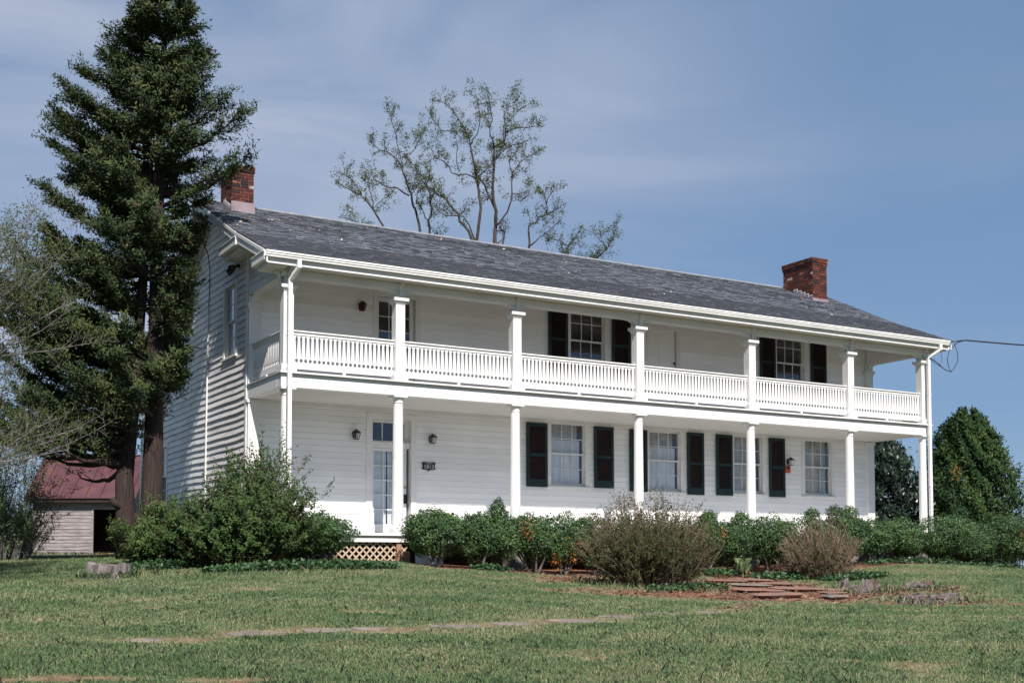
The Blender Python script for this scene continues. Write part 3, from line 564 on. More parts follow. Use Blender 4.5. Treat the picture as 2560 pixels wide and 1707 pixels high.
# columns, posts, brackets
for i, x in enumerate(CX):
    f = MB(); f.box(x-.155, x+.155, -.155, .155, .0, .09)
    f.lathe(x, 0, [(.15,.091),(.152,.12),(.135,.15),(.128,.17),(.124,1.2),(.112,2.86),(.110,2.93),(.122,2.94),(.122,2.955),(.110,2.965),(.110,3.0),(.125,3.02),(.14,3.05),(.14,3.06)], 28)
    f.box(x-.165, x+.165, -.165, .165, 3.061, 3.097)
    f.build('porch_column', M['trim'], house)
    f = MB()
    f.box(x-.175, x+.175, -.175, .175, 3.438, 3.575); f.box(x-.16, x+.16, -.16, .16, 3.575, 3.60)
    f.box(x-.115, x+.115, -.115, .115, 3.60, 5.20)
    vs = [(x+sx*r, sy*r, z) for r, z in ((.116, 5.17), (.13, 5.19), (.165, 5.245)) for sx, sy in ((-1,-1),(1,-1),(1,1),(-1,1))]
    f.add(vs, [(k*4+j, k*4+(j+1) % 4, k*4+4+(j+1) % 4, k*4+4+j) for k in range(2) for j in range(4)]+[(8,9,10,11)])
    f.box(x-.185, x+.185, -.185, .185, 5.246, 5.32)
    f.build('porch_post', M['trim'], house, bevel=.006)
    f = MB(); f.box(x-.085, x+.085, -.10, .10, 5.321, 5.499)
    def arch(sg, ax, c):
        pts = [(c+sg*.086, 5.322)] + [(c+sg*(.086+.32*(1-math.cos(t))), 5.322+.178*math.sin(t)) for t in [k*math.pi/2/8 for k in range(1, 9)]] + [(c+sg*.086, 5.4995)]
        f.prism(pts, ax, (-.09 if ax == 'y' else x-.09), (.09 if ax == 'y' else x+.09))
    if i > 0: arch(-1, 'y', x)
    if i < 6: arch(1, 'y', x)
    if i in (0, 6): arch(1, 'x', 0)
    f.build('arch_bracket', M['trim'], house)
    f = MB(); big = .95 if i in (0, 6) else .40
    prof = [(-.131, 5.664), (-.131-.20*big, 5.66), (-.131-.20*big, 5.63), (-.131-.13*big, 5.63), (-.131-.15*big, 5.58), (-.131-.07*big, 5.54), (-.131-.06*big, 5.47), (-.131-.02*big, 5.40), (-.1305, 5.36)]
    if i not in (0, 6): prof = [(-.131, 5.664), (-.23, 5.66), (-.225, 5.61), (-.175, 5.585), (-.17, 5.52), (-.145, 5.44), (-.1305, 5.36)]
    f.prism(prof[::-1], 'x', x-.04, x+.04)
    if i in (0, 6):
        sg = -1 if i == 0 else 1; ex = XL-.003 if i == 0 else XR+.003
        f.prism([(ex+sg*(-p[0]-.131), p[1]) for p in prof], 'y', -.05, .05)
    f.build('scroll_bracket', M['trim'], house)
# corner pilasters against the wall
for x0, x1 in ((XL-.012, XL+.27), (XR-.27, XR+.012)):
    f = MB(); f.box(x0, x1, PW-.10, PW-.004, 0.005, 3.105); f.box(x0-.03, x1+.03, PW-.13, PW+.0, 3.02, 3.09); f.build('pilaster', M['trim'], house)
    f = MB(); f.box(x0, x1, PW-.10, PW-.004, 3.438, 5.498); f.box(x0-.05, x1+.05, PW-.15, PW+.01, 5.25, 5.32); f.box(x0-.02, x1+.02, PW-.12, PW-.002, 5.19, 5.249)
    pts = [(PW-.10, 5.322)] + [(PW-.10-.26*(1-math.cos(t)), 5.322+.178*math.sin(t)) for t in [k*math.pi/2/8 for k in range(1, 9)]] + [(PW-.10, 5.4995)]
    f.prism(pts[::-1], 'x', x0+.05, x0+.22); f.build('pilaster', M['trim'], house)
f = MB(); f.box(XL-.034, XL+.02, PW-.003, PW+.11, -.5, 6.6); f.build('corner_board', M['trim'], house)
f = MB(); f.box(XL-.03, XL+.02, 12.1, 12.22, -.5, 4.95); f.build('corner_board', M['trim'], house)

def railing(fr, s0, s1):
    """sawn flat balusters with keyhole gaps"""
    L_ = s1-s0; n = round(L_/.107); p = L_/n
    f = MB()
    def P(s, z, o): return fr(s, z, o)
    fbox(f, P, s0, s1, 4.335, 4.365, -.055, .055); fbox(f, P, s0, s1, 4.265, 4.3345, -.026, .026)
    h = f.build('railing', M['trim'], house)
    f = MB(); fbox(f, P, s0, s1, 3.53, 3.66, -.014, .014)
    zc, rc, zt = 3.713, .038, 4.215
    for k in range(n):
        a = s0+k*p; b = a+p
        left = [(a+.0008, 3.6605)] + [(a+max(.0008, rc*math.cos(t)), zc+rc*math.sin(t)) for t in [(-math.pi/2)+math.pi*j/8 for j in range(1, 8)]] + [(a+.004, zc+rc+.002), (a+.028, zt-.03), (a+.028, zt), (a+.013, zt+.004), (a+.010, zt+.03), (a+.0008, zt+.034), (a+.0008, 4.2645)]
        poly = left + [(b-(s-a), z) for s, z in left[::-1]]
        m = len(poly)
        f.add([P(s, z, -.012) for s, z in poly]+[P(s, z, .012) for s, z in poly], [tuple(range(m)), tuple(range(2*m-1, m-1, -1))]+[(j, (j+1) % m, m+(j+1) % m, m+j) for j in range(m)])
    f.build('baluster_panel', M['trim'], h)
    f = MB(); sm = (s0+s1)/2; fbox(f, P, sm-.03, sm+.03, 3.438, 3.529, -.04, .02); f.build('support_block', M['trim'], h)
for a, b in zip(CX, CX[1:]): railing(lambda s, z, o: (s, o, z), a+.116, b-.116)
railing(lambda s, z, o: (XL+.11+o, s, z), .116, PW-.101)
railing(lambda s, z, o: (XR-.11-o, s, z), .116, PW-.101)

# roof
RX0, RX1 = -.665, 20.37
f = MB()
pts = PROF + [(7.35, 6.62), (12.7, 4.9)]
f.prism(pts+[(y, z-.10) for y, z in pts[::-1]], 'x', RX0+.03, RX1-.03)
roof = f.build('roof', M['roofdeck'], house)
f = MB()
segs = [(PROF[0], PROF[1]), (PROF[1], PROF[2])]
T = 0; path = []
total = sum(math.hypot(b[0]-a[0], b[1]-a[1]) for a, b in segs)
def along(t):
    for a, b in segs:
        l_ = math.hypot(b[0]-a[0], b[1]-a[1])
        if t <= l_ or (a, b) == segs[-1]:
            q = t/l_; ny, nz_ = -(b[1]-a[1])/l_, (b[0]-a[0])/l_
            return (a[0]+(b[0]-a[0])*q, a[1]+(b[1]-a[1])*q, ny, nz_)
        t -= l_
ncr = 52; cour = (total+.05)/ncr
lumps = [(random.uniform(1, 19), random.uniform(.3, 5.5), random.uniform(.3, 1.0)) for _ in range(40)]
for c in range(ncr):
    t0 = -.05+c*cour; x = RX0+random.uniform(-.3, 0)
    while x < RX1:
        w = random.uniform(.15, .25); xa, xb = max(x, RX0), min(x+w-.004, RX1); x += w
        if xb-xa < .03: continue
        lift = .014+.010*random.random()
        worn = sum(1 for lx, lt, lr in lumps if abs(xa-lx) < lr and abs(t0-lt) < .10)
        if worn and random.random() < .55: lift += random.uniform(.012, .04)
        la, lb = lift+random.uniform(0, .006), lift+random.uniform(0, .006)
        jt = random.uniform(-.012, .012)
        y0, z0, a_, b_ = along(max(t0+jt, -.05)); y1, z1, c_, d_ = along(min(t0+cour+.03, total))
        tone = min(1, max(0, random.gauss(.47, .12)+(-.15 if worn else 0)))
        f.add([(xa, y0+a_*la, z0+b_*la), (xb, y0+a_*lb, z0+b_*lb), (xb, y1+c_*.003, z1+d_*.003), (xa, y1+c_*.003, z1+d_*.003), (xa, y0, z0), (xb, y0, z0)],
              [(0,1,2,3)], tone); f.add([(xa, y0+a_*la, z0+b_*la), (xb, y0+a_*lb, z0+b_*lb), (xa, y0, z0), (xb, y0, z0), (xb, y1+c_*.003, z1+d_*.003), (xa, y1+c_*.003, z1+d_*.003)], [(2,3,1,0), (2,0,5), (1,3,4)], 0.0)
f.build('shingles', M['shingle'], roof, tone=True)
f = MB(); f.prism([(4.80, 8.365), (4.95, 8.435), (5.08, 8.35), (5.08, 8.36), (4.95, 8.455), (4.80, 8.385)], 'x', .9, RX1); f.build('ridge_cap', M['ridge'], roof)
f = MB(); f.prism([(4.82, 8.37), (4.95, 8.435), (5.06, 8.36), (5.06, 8.37), (4.95, 8.448), (4.82, 8.385)], 'x', RX0, .4); f.build('ridge_cap', M['roofdeck'], roof)
for sx in (0, 1):                                                  # barge boards and rake soffits
    xa, xb = (RX0, RX0+.03) if not sx else (RX1-.03, RX1)
    f = MB(); t_ = [(-.575, 5.89), (1.5, 6.755), (4.95, 8.405)]
    f.prism(t_+[(y, z-.24) for y, z in t_[::-1]], 'x', xa+.001, xb-.001)
    t_ = [(4.95, 8.405), (7.4, 6.57)]; f.prism(t_+[(y, z-.26) for y, z in t_[::-1]], 'x', xa+.001, xb-.001)
    f.build('barge_board', M['trim'], house)
    f = MB(); t_ = [(-.48, 5.93), (1.5, 6.765), (4.95, 8.415)]; o = RX0-.018 if not sx else RX1+.002
    f.prism([(y, z-.015) for y, z in t_]+[(y, z-.085) for y, z in t_[::-1]], 'x', o, o+.016); f.build('rake_moulding', M['trim'], house)
    xs0, xs1 = (RX0+.031, XL-.02) if not sx else (XR+.02, RX1-.031)
    f = MB(); t_ = [(1.6, 6.64), (4.95, 8.24), (7.35, 6.44)]; f.prism(t_+[(y, z-.025) for y, z in t_[::-1]], 'x', xs0, xs1); f.build('rake_soffit', M['gable'], house)
    xs0, xs1 = (XL-.055, XL-.02) if not sx else (XR+.02, XR+.05)
    f = MB(); t_ = [(2.0, 6.80), (4.95, 8.21), (7.30, 6.45)]; f.prism(t_+[(y, z-.20) for y, z in t_[::-1]], 'x', xs0, xs1); f.build('frieze_board', M['gable'], house)
def cornice(y0, y1, zt, sx):
    f = MB(); S = (lambda a, b: (a, b)) if not sx else (lambda a, b: (XR+XL-b, XR+XL-a))
    x0, x1 = S(-.690, XL-.002); f.box(x0, x1, y0, y1, zt-.17, zt)
    x0, x1 = S(-.71, XL-.002); f.box(x0, x1, y0+.002, y1+.03, zt, zt+.025)
    x0, x1 = S(-.58, XL-.003); f.box(x0, x1, y0+.06, y1-.07, zt-.26, zt-.171)
    f.build('cornice_return', M['trim'], house, bevel=.006)
for sx in (0, 1):
    cornice(1.50, 2.80, 6.65, sx); cornice(-.495, .34, 5.88, sx)
cornice(6.75, 7.45, 6.45, 0)
f = MB(); f.prism([(-0.510, 5.900), (-0.510, 5.770), (-0.590, 5.770), (-0.596, 5.805), (-0.612, 5.817), (-0.615, 5.850), (-0.630, 5.860), (-0.630, 5.895), (-0.623, 5.895), (-0.620, 5.865), (-0.600, 5.815), (-0.580, 5.785), (-0.520, 5.785), (-0.518, 5.900)], 'x', RX0-.02, RX1-.10)
f.build('gutter', M['gutter'], house)
def downspout(x, xo, zb):
    f = MB(); f.beam((xo, -.56, 5.785), (xo, -.56, 5.60), .09, .075); f.beam((xo, -.56, 5.61), (x, -.245, 5.40), .088, .073); f.beam((x, -.245, 5.44), (x, -.245, zb), .09, .075)
    for z in (5.2, 4.3, 3.5, 3.1, 1.6): f.box(x-.052, x+.052, -.288, -.20, z, z+.03)
    f.build('downspout', M['gutter'], house)
downspout(-.02, .06, -.5); downspout(19.74, 19.90, -.6)

def chimney(x0, x1, y0, y1, zt, corb, flash):
    zb = roof_z(y0)-.15
    f = MB(); f.box(x0+.012, x1-.012, y0+.012, y1-.012, zb, zt-.03); f.box(x0-.02, x1+.02, y0-.02, y1+.02, zt-.03, zt-.012)
    ch = f.build('chimney', M['mortar'], house)
    f = MB(); ch_h = .078; z = zb; c = 0
    while z < zt-.01:
        left = zt-z; out_ = 0.0
        if corb: out_ = .035 if left < .17 else (.018 if left < .25 else 0)
        elif left < .14: out_ = .025
        for (a0, a1, fx) in ((x0-out_, x1+out_, 0), (x0-out_, x1+out_, 1), (y0-out_, y1+out_, 2), (y0-out_, y1+out_, 3)):
            a = a0+(-.11 if c % 2 else 0)*(1 if fx < 2 else 1)
            while a < a1:
                b = a+(.205 if random.random() < .85 else .10); p, q = max(a, a0), min(b, a1)
                if q-p > .03:
                    j = random.uniform(-.004, .005); tone = min(1, max(0, random.gauss(.52, .2)))
                    if random.random() < .10: tone = random.uniform(0, .15)
                    if random.random() < .004: tone = 1
                    if fx == 0: f.box(p+.004, q-.004, y0-out_-j, y0-out_+.05, z+.006, z+ch_h-.006, tone)
                    elif fx == 1: f.box(p+.004, q-.004, y1+out_-.05, y1+out_+j, z+.006, z+ch_h-.006, tone)
                    elif fx == 2: f.box(x0-out_-j-.001, x0-out_+.05, p+.004, q-.004, z+.005, z+ch_h-.005, tone)
                    else: f.box(x1+out_-.05, x1+out_+j+.001, p+.004, q-.004, z+.005, z+ch_h-.005, tone)
                a = b+.004
        z += ch_h; c += 1
    f.build('brickwork', M['brick'], ch, tone=True)
    f = MB(); zr = roof_z(y0)
    f.box(x0-.03, x1+.03, y0-.022, y0-.006, zr-.02, zr+flash)
    n = 5
    for k in range(n):
        a, b = y0+(y1-y0)*k/n*.62, y0+(y1-y0)*(k+1)/n*.62
        f.box(x0-.024, x0-.008, a, b, roof_z(a)-.05, roof_z(b)+.10); 
    g = f.build('flashing', M['flash'], ch)
    f = MB()
    for k in range(n):
        a, b = y0+(y1-y0)*k/n*.62, y0+(y1-y0)*(k+1)/n*.62
        f.box(x0-.03, x0-.0245, a, b, roof_z(b)+.09, roof_z(b)+.112); f.box(x0-.03, x0-.0245, b-.012, b+.012, roof_z(b)+.06, roof_z(b+(b-a))+.1 if k < n-1 else roof_z(b)+.1)
    f.build('flashing_edge', M['trim'], ch)
    return ch
chimney(.02, .56, 4.06, 5.03, 9.14, False, .26)['label'] = 'squat chimney with mauve metal flashing at its foot'
chimney(18.72, 19.33, 3.42, 4.77, 9.05, True, .10)['label'] = 'deep corbelled chimney with stepped flashing'

# lattice skirt and posts under the porch front
f = MB()
def lath(x0, x1, z0, z1, sg, y):
    st = .165; k = -40
    while k < 60:
        c = x0+k*st; pts = []
        a, b = (c, z0), (c+sg*(z1-z0), z1)
        lo, hi = 0.0, 1.0; dx = b[0]-a[0]
        for lim, low in ((x0, True), (x1, False)):
            t = (lim-a[0])/dx
            if (dx > 0) == low: lo = max(lo, t)
            else: hi = min(hi, t)
        if hi-lo > .05: f.beam((a[0]+dx*lo, y, z0+(z1-z0)*lo), (a[0]+dx*hi, y, z0+(z1-z0)*hi), .010, .034)
        k += 1
for x0, x1 in ((.55, 2.575), (2.705, 2.86)): lath(x0, x1, -.62, -.06, 1, -.045); lath(x0, x1, -.62, -.06, -1, -.034)
f.build('lattice', M['pine'], house)
f = MB(); f.box(2.58, 2.70, -.10, .02, -.75, -.058); f.build('support_post', M['post'], house, bevel=.006)
f = MB(); f.box(2.74, 2.90, -.13, -.062, -.85, -.40); f.build('support_post', M['post'], house, bevel=.006)
for x in (5.71, 9.34, 13.05, 16.7, 19.7): f = MB(); f.box(x-.18, x+.18, -.10, .26, -1.15, -.06); f.build('porch_pier', M['stonewall'], house)

# fixtures hung on the house
def lantern(x, z, label, y=PW-.02, mat='iron'):
    o = empty('wall_lantern', (x, y, z), label, 'lantern', 'lanterns on the porch wall')
    f = MB(); f.box(x-.045, x+.045, y-.028, y-.004, z-.06, z+.10); f.beam((x, y-.02, z+.07), (x, y-.12, z+.085), .025, .025); f.build('bracket', M[mat], o)
    f = MB(); yc = y-.13
    vs = [(x+sx*r, yc+sy*r, zz) for r, zz in ((.045, z-.095), (.055, z-.09)) for sx, sy in ((-1,-1),(1,-1),(1,1),(-1,1))]
    f.box(x-.052, x+.052, yc-.052, yc+.052, z-.105, z-.088)
    for sx in (-1, 1):
        for sy in (-1, 1): f.beam((x+sx*.045, yc+sy*.045, z-.09), (x+sx*.075, yc+sy*.075, z+.055), .012, .012)
    f.build('frame', M[mat], o)
    f = MB(); f.lathe(x, yc, [(.115, z+.05), (.11, z+.065), (.075, z+.095), (.04, z+.125), (.012, z+.14), (.0, z+.15)], 12); f.build('cap', M[mat], o, smooth=True)
    f = MB(); f.lathe(x, yc, [(.05, z-.087), (.085, z+.048)], 4); f.build('glass', M['glass' if mat == 'iron' else mat], o)
lantern(2.48, 2.40, 'black wall lantern on the blank siding near the corner bush')
lantern(4.52, 2.40, 'black wall lantern above the 1813 plaque')
lantern(16.36, 2.34, 'black wall lantern beside the last lower shutter, over the orange plaque')
lantern(2.62, 5.52, 'small dark red porch light high on the upper gallery wall', mat='rustfix')

pq = empty('date_plaque', (4.466, PW-.02, 1.74), 'black cast plaque reading CIRCA 1813 beside the glazed door', 'plaque')
f = MB(); x, z = 4.466, 1.745
f.prism([(x-.175, z-.085), (x-.09, z-.085), (x-.04, z-.095), (x, z-.125), (x+.04, z-.095), (x+.09, z-.085), (x+.175, z-.085), (x+.185, z-.06), (x+.165, z-.03), (x+.165, z+.04), (x+.185, z+.07), (x+.175, z+.095), (x-.175, z+.095), (x-.185, z+.07), (x-.165, z+.04), (x-.165, z-.03), (x-.185, z-.06)], 'y', PW-.045, PW-.018)
f.build('plate', M['iron'], pq)
def lettering(txt, size, x, y, z, parent):
    c = bpy.data.curves.new('lettering', 'FONT'); c.body = txt; c.size = size; c.extrude = .002; c.align_x = 'CENTER'; c.align_y = 'CENTER'; c.space_character = 1.08
    o = bpy.data.objects.new('lettering', c); COL.objects.link(o); o.parent = parent; o.location = Vector((x, y, z))-origin_of(parent); o.rotation_euler = (R(90), 0, 0); c.materials.append(M['letter']); me = bpy.data.meshes.new_from_object(o); q = bpy.data.objects.new('lettering', me); COL.objects.link(q); q.parent = parent; q.location = o.location; q.rotation_euler = o.rotation_euler; bpy.data.objects.remove(o); q.name = 'lettering'
lettering('1813', .135, x, PW-.048, z-.022, pq); lettering('CIRCA', .05, x, PW-.048, z+.065, pq)
op_ = empty('wall_placard', (16.33, PW-.02, 2.12), 'small orange red placard with dark round emblem under a lantern', 'plaque')
f = MB(); f.prism([(16.21,2.02),(16.46,2.02),(16.445,2.12),(16.455,2.21),(16.40,2.235),(16.24,2.235)], 'y', PW-.04, PW-.018); f.build('plate', M['orange'], op_)
f = MB(); f.prism([(16.36+.055*math.cos(t), 2.175+.05*math.sin(t)) for t in [k*math.pi/8 for k in range(16)]], 'y', PW-.046, PW-.041); f.build('emblem', M['iron'], op_)
fl = empty('flood_light', (XL, 2.72, 6.27), 'black twin flood light fixed under the gable eave', 'lamp')
f = MB(); f.tube([(XL-.02, 2.78, 6.33), (XL-.09, 2.78, 6.33)], .05, 10); f.build('base', M['iron'], fl)
for dy, dz in ((-.10, -.02), (.07, -.08)):
    f = MB(); f.tube([(XL-.09, 2.78, 6.32), (XL-.16, 2.78+dy*.7, 6.30+dz), (XL-.20, 2.78+dy, 6.28+dz), (XL-.27, 2.78+dy*1.5, 6.22+dz)], [.02, .035, .06, .085], 10); f.build('lamp_head', M['iron'], fl, smooth=True)
f = MB(); f.tube([(-.66, 4.9, 8.44), (-.69, 4.93, 8.36), (-.68, 5.02, 8.05), (-.52, 4.95, 7.55), (-.30, 5.0, 7.1), (XL-.05, 5.1, 6.75), (XL-.045, 5.12, 6.3), (XL-.045, 5.18, 5.8)], .012, 6)
lc = f.build('grounding_cable', M['cable'], None); tag(lc, 'thin black cable looping from roof peak down the gable siding', 'cable')
f = MB(); f.tube([(XL-.045, 5.18, 5.8), (XL-.045, 5.22, 4.6), (XL-.045, 5.25, 3.6), (XL-.045, 5.30, 1.2), (XL-.045, 5.32, -.4)], .022, 6); f.build('conduit', M['trim'], lc)
f = MB()
f.tube([(20.30, -.30, 5.86), (20.7, -.5, 5.95), (20.95, -.6, 5.98), (22.5, -1.0, 5.94), (27, -2.2, 5.88), (34, -4.0, 6.3), (42, -6.0, 7.0)], [.012, .014, .022, .022, .022, .022, .022], 6)
f.tube([(20.95, -.6, 5.98), (20.7, -.5, 5.90), (20.45, -.42, 5.65), (20.38, -.40, 5.40), (20.42, -.4, 5.18), (20.52, -.42, 5.02), (20.60, -.45, 5.12), (20.72, -.5, 5.35), (20.70, -.5, 5.62), (20.60, -.48, 5.85), (20.8, -.55, 5.97)], .011, 6)
f.tube([(20.52, -.42, 5.02), (20.3, -.36, 5.08), (20.10, -.30, 5.25), (20.0, -.2, 5.38), (19.88, -.1, 5.42)], .013, 6); f.tube([(20.30, -.36, 5.10), (20.12, -.30, 5.20), (19.9, -.12, 5.42)], .009, 6)
f.tube([(20.14, -.34, 5.72), (20.17, -.36, 5.5), (20.2, -.36, 5.32), (20.10, -.34, 5.22)], .006, 5)
tag(f.build('power_cable', M['cable'], None), 'black power cable with drip loop leaving the porch roof corner', 'cable')
f = MB(); f.add([(2.95, -.30, -.78), (3.55, -.55, -.80), (3.55, -.42, -.52), (3.0, -.2, -.44)], [(0, 1, 2, 3)]); f.add([(2.95, -.28, -.78), (3.55, -.53, -.80), (3.55, -.40, -.52), (3.0, -.18, -.44)], [(3, 2, 1, 0)])
tag(f.build('white_board', M['whiteboard'], None), 'scrap of white painted board leaning under the porch edge', 'board')
# leaves lying on the roof
n = 120; yy = RNG.random(n)*5.2-.2; xx = RNG.random(n)*20.6-.5
k = RNG.random(n) < .35; xx = np.where(k, RNG.random(n)**1.6*3.2-.4, xx); yy = np.where(k, 2.2+RNG.random(n)*2.4, yy)
keep = RNG.random(n) < np.where(yy > 1, 1, .6)
xx, yy = xx[keep], yy[keep]
P_ = np.stack([xx, yy, np.array([roof_z(v)+.03 for v in yy])], 1); D_ = RNG.normal(size=(len(xx), 3)); D_[:, 2] *= .25; D_[:, 2] += D_[:, 1]*.45
tag(cards('fallen_leaves', P_, D_, .05+.06*RNG.random(len(xx)), .035+.03*RNG.random(len(xx)), RNG.random(len(xx)), M['litter']), 'dry pale leaves scattered over the dark roof', 'leaves', kind='stuff')

# ------------------------------------------------------------------ shed
def shed():
    o0 = Vector((-1.40, 23.82, -.33)); s = empty('shed', o0, 'weathered grey board shed with rusty metal roof and dark open doorway', 'shed')
    ux = Vector((.8642, -.5031, 0)); uy = Vector((.5031, .8642, 0))
    def W(a, b, c): return tuple(o0+ux*a+uy*b+Vector((0, 0, c)))
    def wb(f, a0, a1, b0, b1, c0, c1): f.add([W(a, b, c) for c in (c0, c1) for a, b in ((a0,b0),(a1,b0),(a1,b1),(a0,b1))], [(0,3,2,1),(4,5,6,7),(0,1,5,4),(1,2,6,5),(2,3,7,6),(3,0,4,7)])
    Wd, Dp, Ht = 3.62, 3.2, 2.02
    f = MB()
    def fr(sx, z, o): return W(sx, o, z)
    boards(f, fr, -.05, Ht, .132, lambda z: (.07, Wd-.07), [(2.28, 3.20, -1, 1.74)], prot=.022, wav=.008)
    wb(f, 0, .03, .02, Dp, -.3, Ht); wb(f, Wd-.03, Wd, .02, Dp, -.3, Ht); wb(f, .03, Wd-.03, Dp-.04, Dp, -.3, Ht); wb(f, .031, 2.2, .03, .06, -.3, Ht); wb(f, 3.27, Wd-.031, .03, .06, -.3, Ht); wb(f, 2.2, 3.27, .03, .06, 1.80, Ht)
    for a in (0, Wd-.08): wb(f, a, a+.08, -.03, .02, -.3, Ht)
    f.build('wall', M['greywood'], s)
    f = MB()
    for a in (2.20, 3.20): wb(f, a, a+.08, -.035, .03, -.2, 1.82)
    wb(f, 2.28, 3.20, -.035, .03, 1.74, 1.82); f.build('door_frame', M['greywood'], s)
    f = MB(); wb(f, .031, Wd-.031, .061, Dp-.041, -.25, -.1); wb(f, .031, Wd-.031, 1.6, 1.65, -.1, Ht); f.build('inside', M['dark'], s)
    f = MB(); wb(f, -.15, Wd+.25, -.32, -.27, 2.0, 2.14); wb(f, -.02, Wd+.02, -.05, .02, Ht+.001, Ht+.12); f.build('eave_board', M['dark'], s)
    f = MB()
    A, B, C, D = W(-.2, -.38, 2.17), W(Wd+.35, -.38, 2.17), W(Wd+.35, 1.6, 3.92), W(-.2, 1.6, 3.92); E_, F_ = W(-.2, Dp+.38, 2.17), W(Wd+.35, Dp+.38, 2.17)
    dn = Vector((0, 0, -.03))
    f.add([A, B, C, D, tuple(Vector(A)+dn), tuple(Vector(B)+dn), tuple(Vector(C)+dn), tuple(Vector(D)+dn)], [(0,1,2,3),(7,6,5,4),(0,4,5,1),(1,5,6,2),(2,6,7,3),(3,7,4,0)])
    f.add([D, C, F_, E_, tuple(Vector(D)+dn), tuple(Vector(C)+dn), tuple(Vector(F_)+dn), tuple(Vector(E_)+dn)], [(0,1,2,3),(7,6,5,4),(0,4,5,1),(1,5,6,2),(3,7,4,0)])
    k = 0
    while k*.56 < Wd+.5:
        a = -.17+k*.56; f.beam(W(a, -.38, 2.195), W(a, 1.6, 3.945), .03, .045); k += 1
    f.beam(W(-.2, 1.6, 3.935), W(Wd+.35, 1.6, 3.935), .12, .05)
    f.build('roof', M['tin'], s)
    f = MB(); wb(f, .0, Wd, -.02, .03, 0, 0)
    for sg in (0.015, Wd-.03): f.add([W(sg, .02, Ht), W(sg, Dp, Ht), W(sg, 1.6, 3.85), W(sg+.02, .02, Ht), W(sg+.02, Dp, Ht), W(sg+.02, 1.6, 3.85)], [(0,1,2),(5,4,3),(0,3,4,1),(1,4,5,2),(2,5,3,0)])
    f.build('gable', M['greywood'], s)
    f = MB()
    for a, b, c, d in ((2.3, -.1, 2.9, .05), (2.35, .1, 2.75, -.08), (2.5, -.02, 2.95, .2)): f.beam(W(a, b, .04+b*.2), W(c, d, .10), .10, .03)
    tag(f.build('loose_boards', M['post'], None), 'brown loose boards lying on the shed doorway threshold', 'boards')
shed()

# ------------------------------------------------------------------ plants
def V3(p): return np.array(p, float)
def wander(p0, d0, ln, n, bend, grav=0.0, seed=None):
    p = np.array(p0, float); d = np.array(d0, float); d /= np.linalg.norm(d); pts = [p.copy()]
    for _ in range(n):
        d = d+RNG.normal(size=3)*bend; d[2] += grav; d /= np.linalg.norm(d); p = p+d*ln/n; pts.append(p.copy())
    return pts
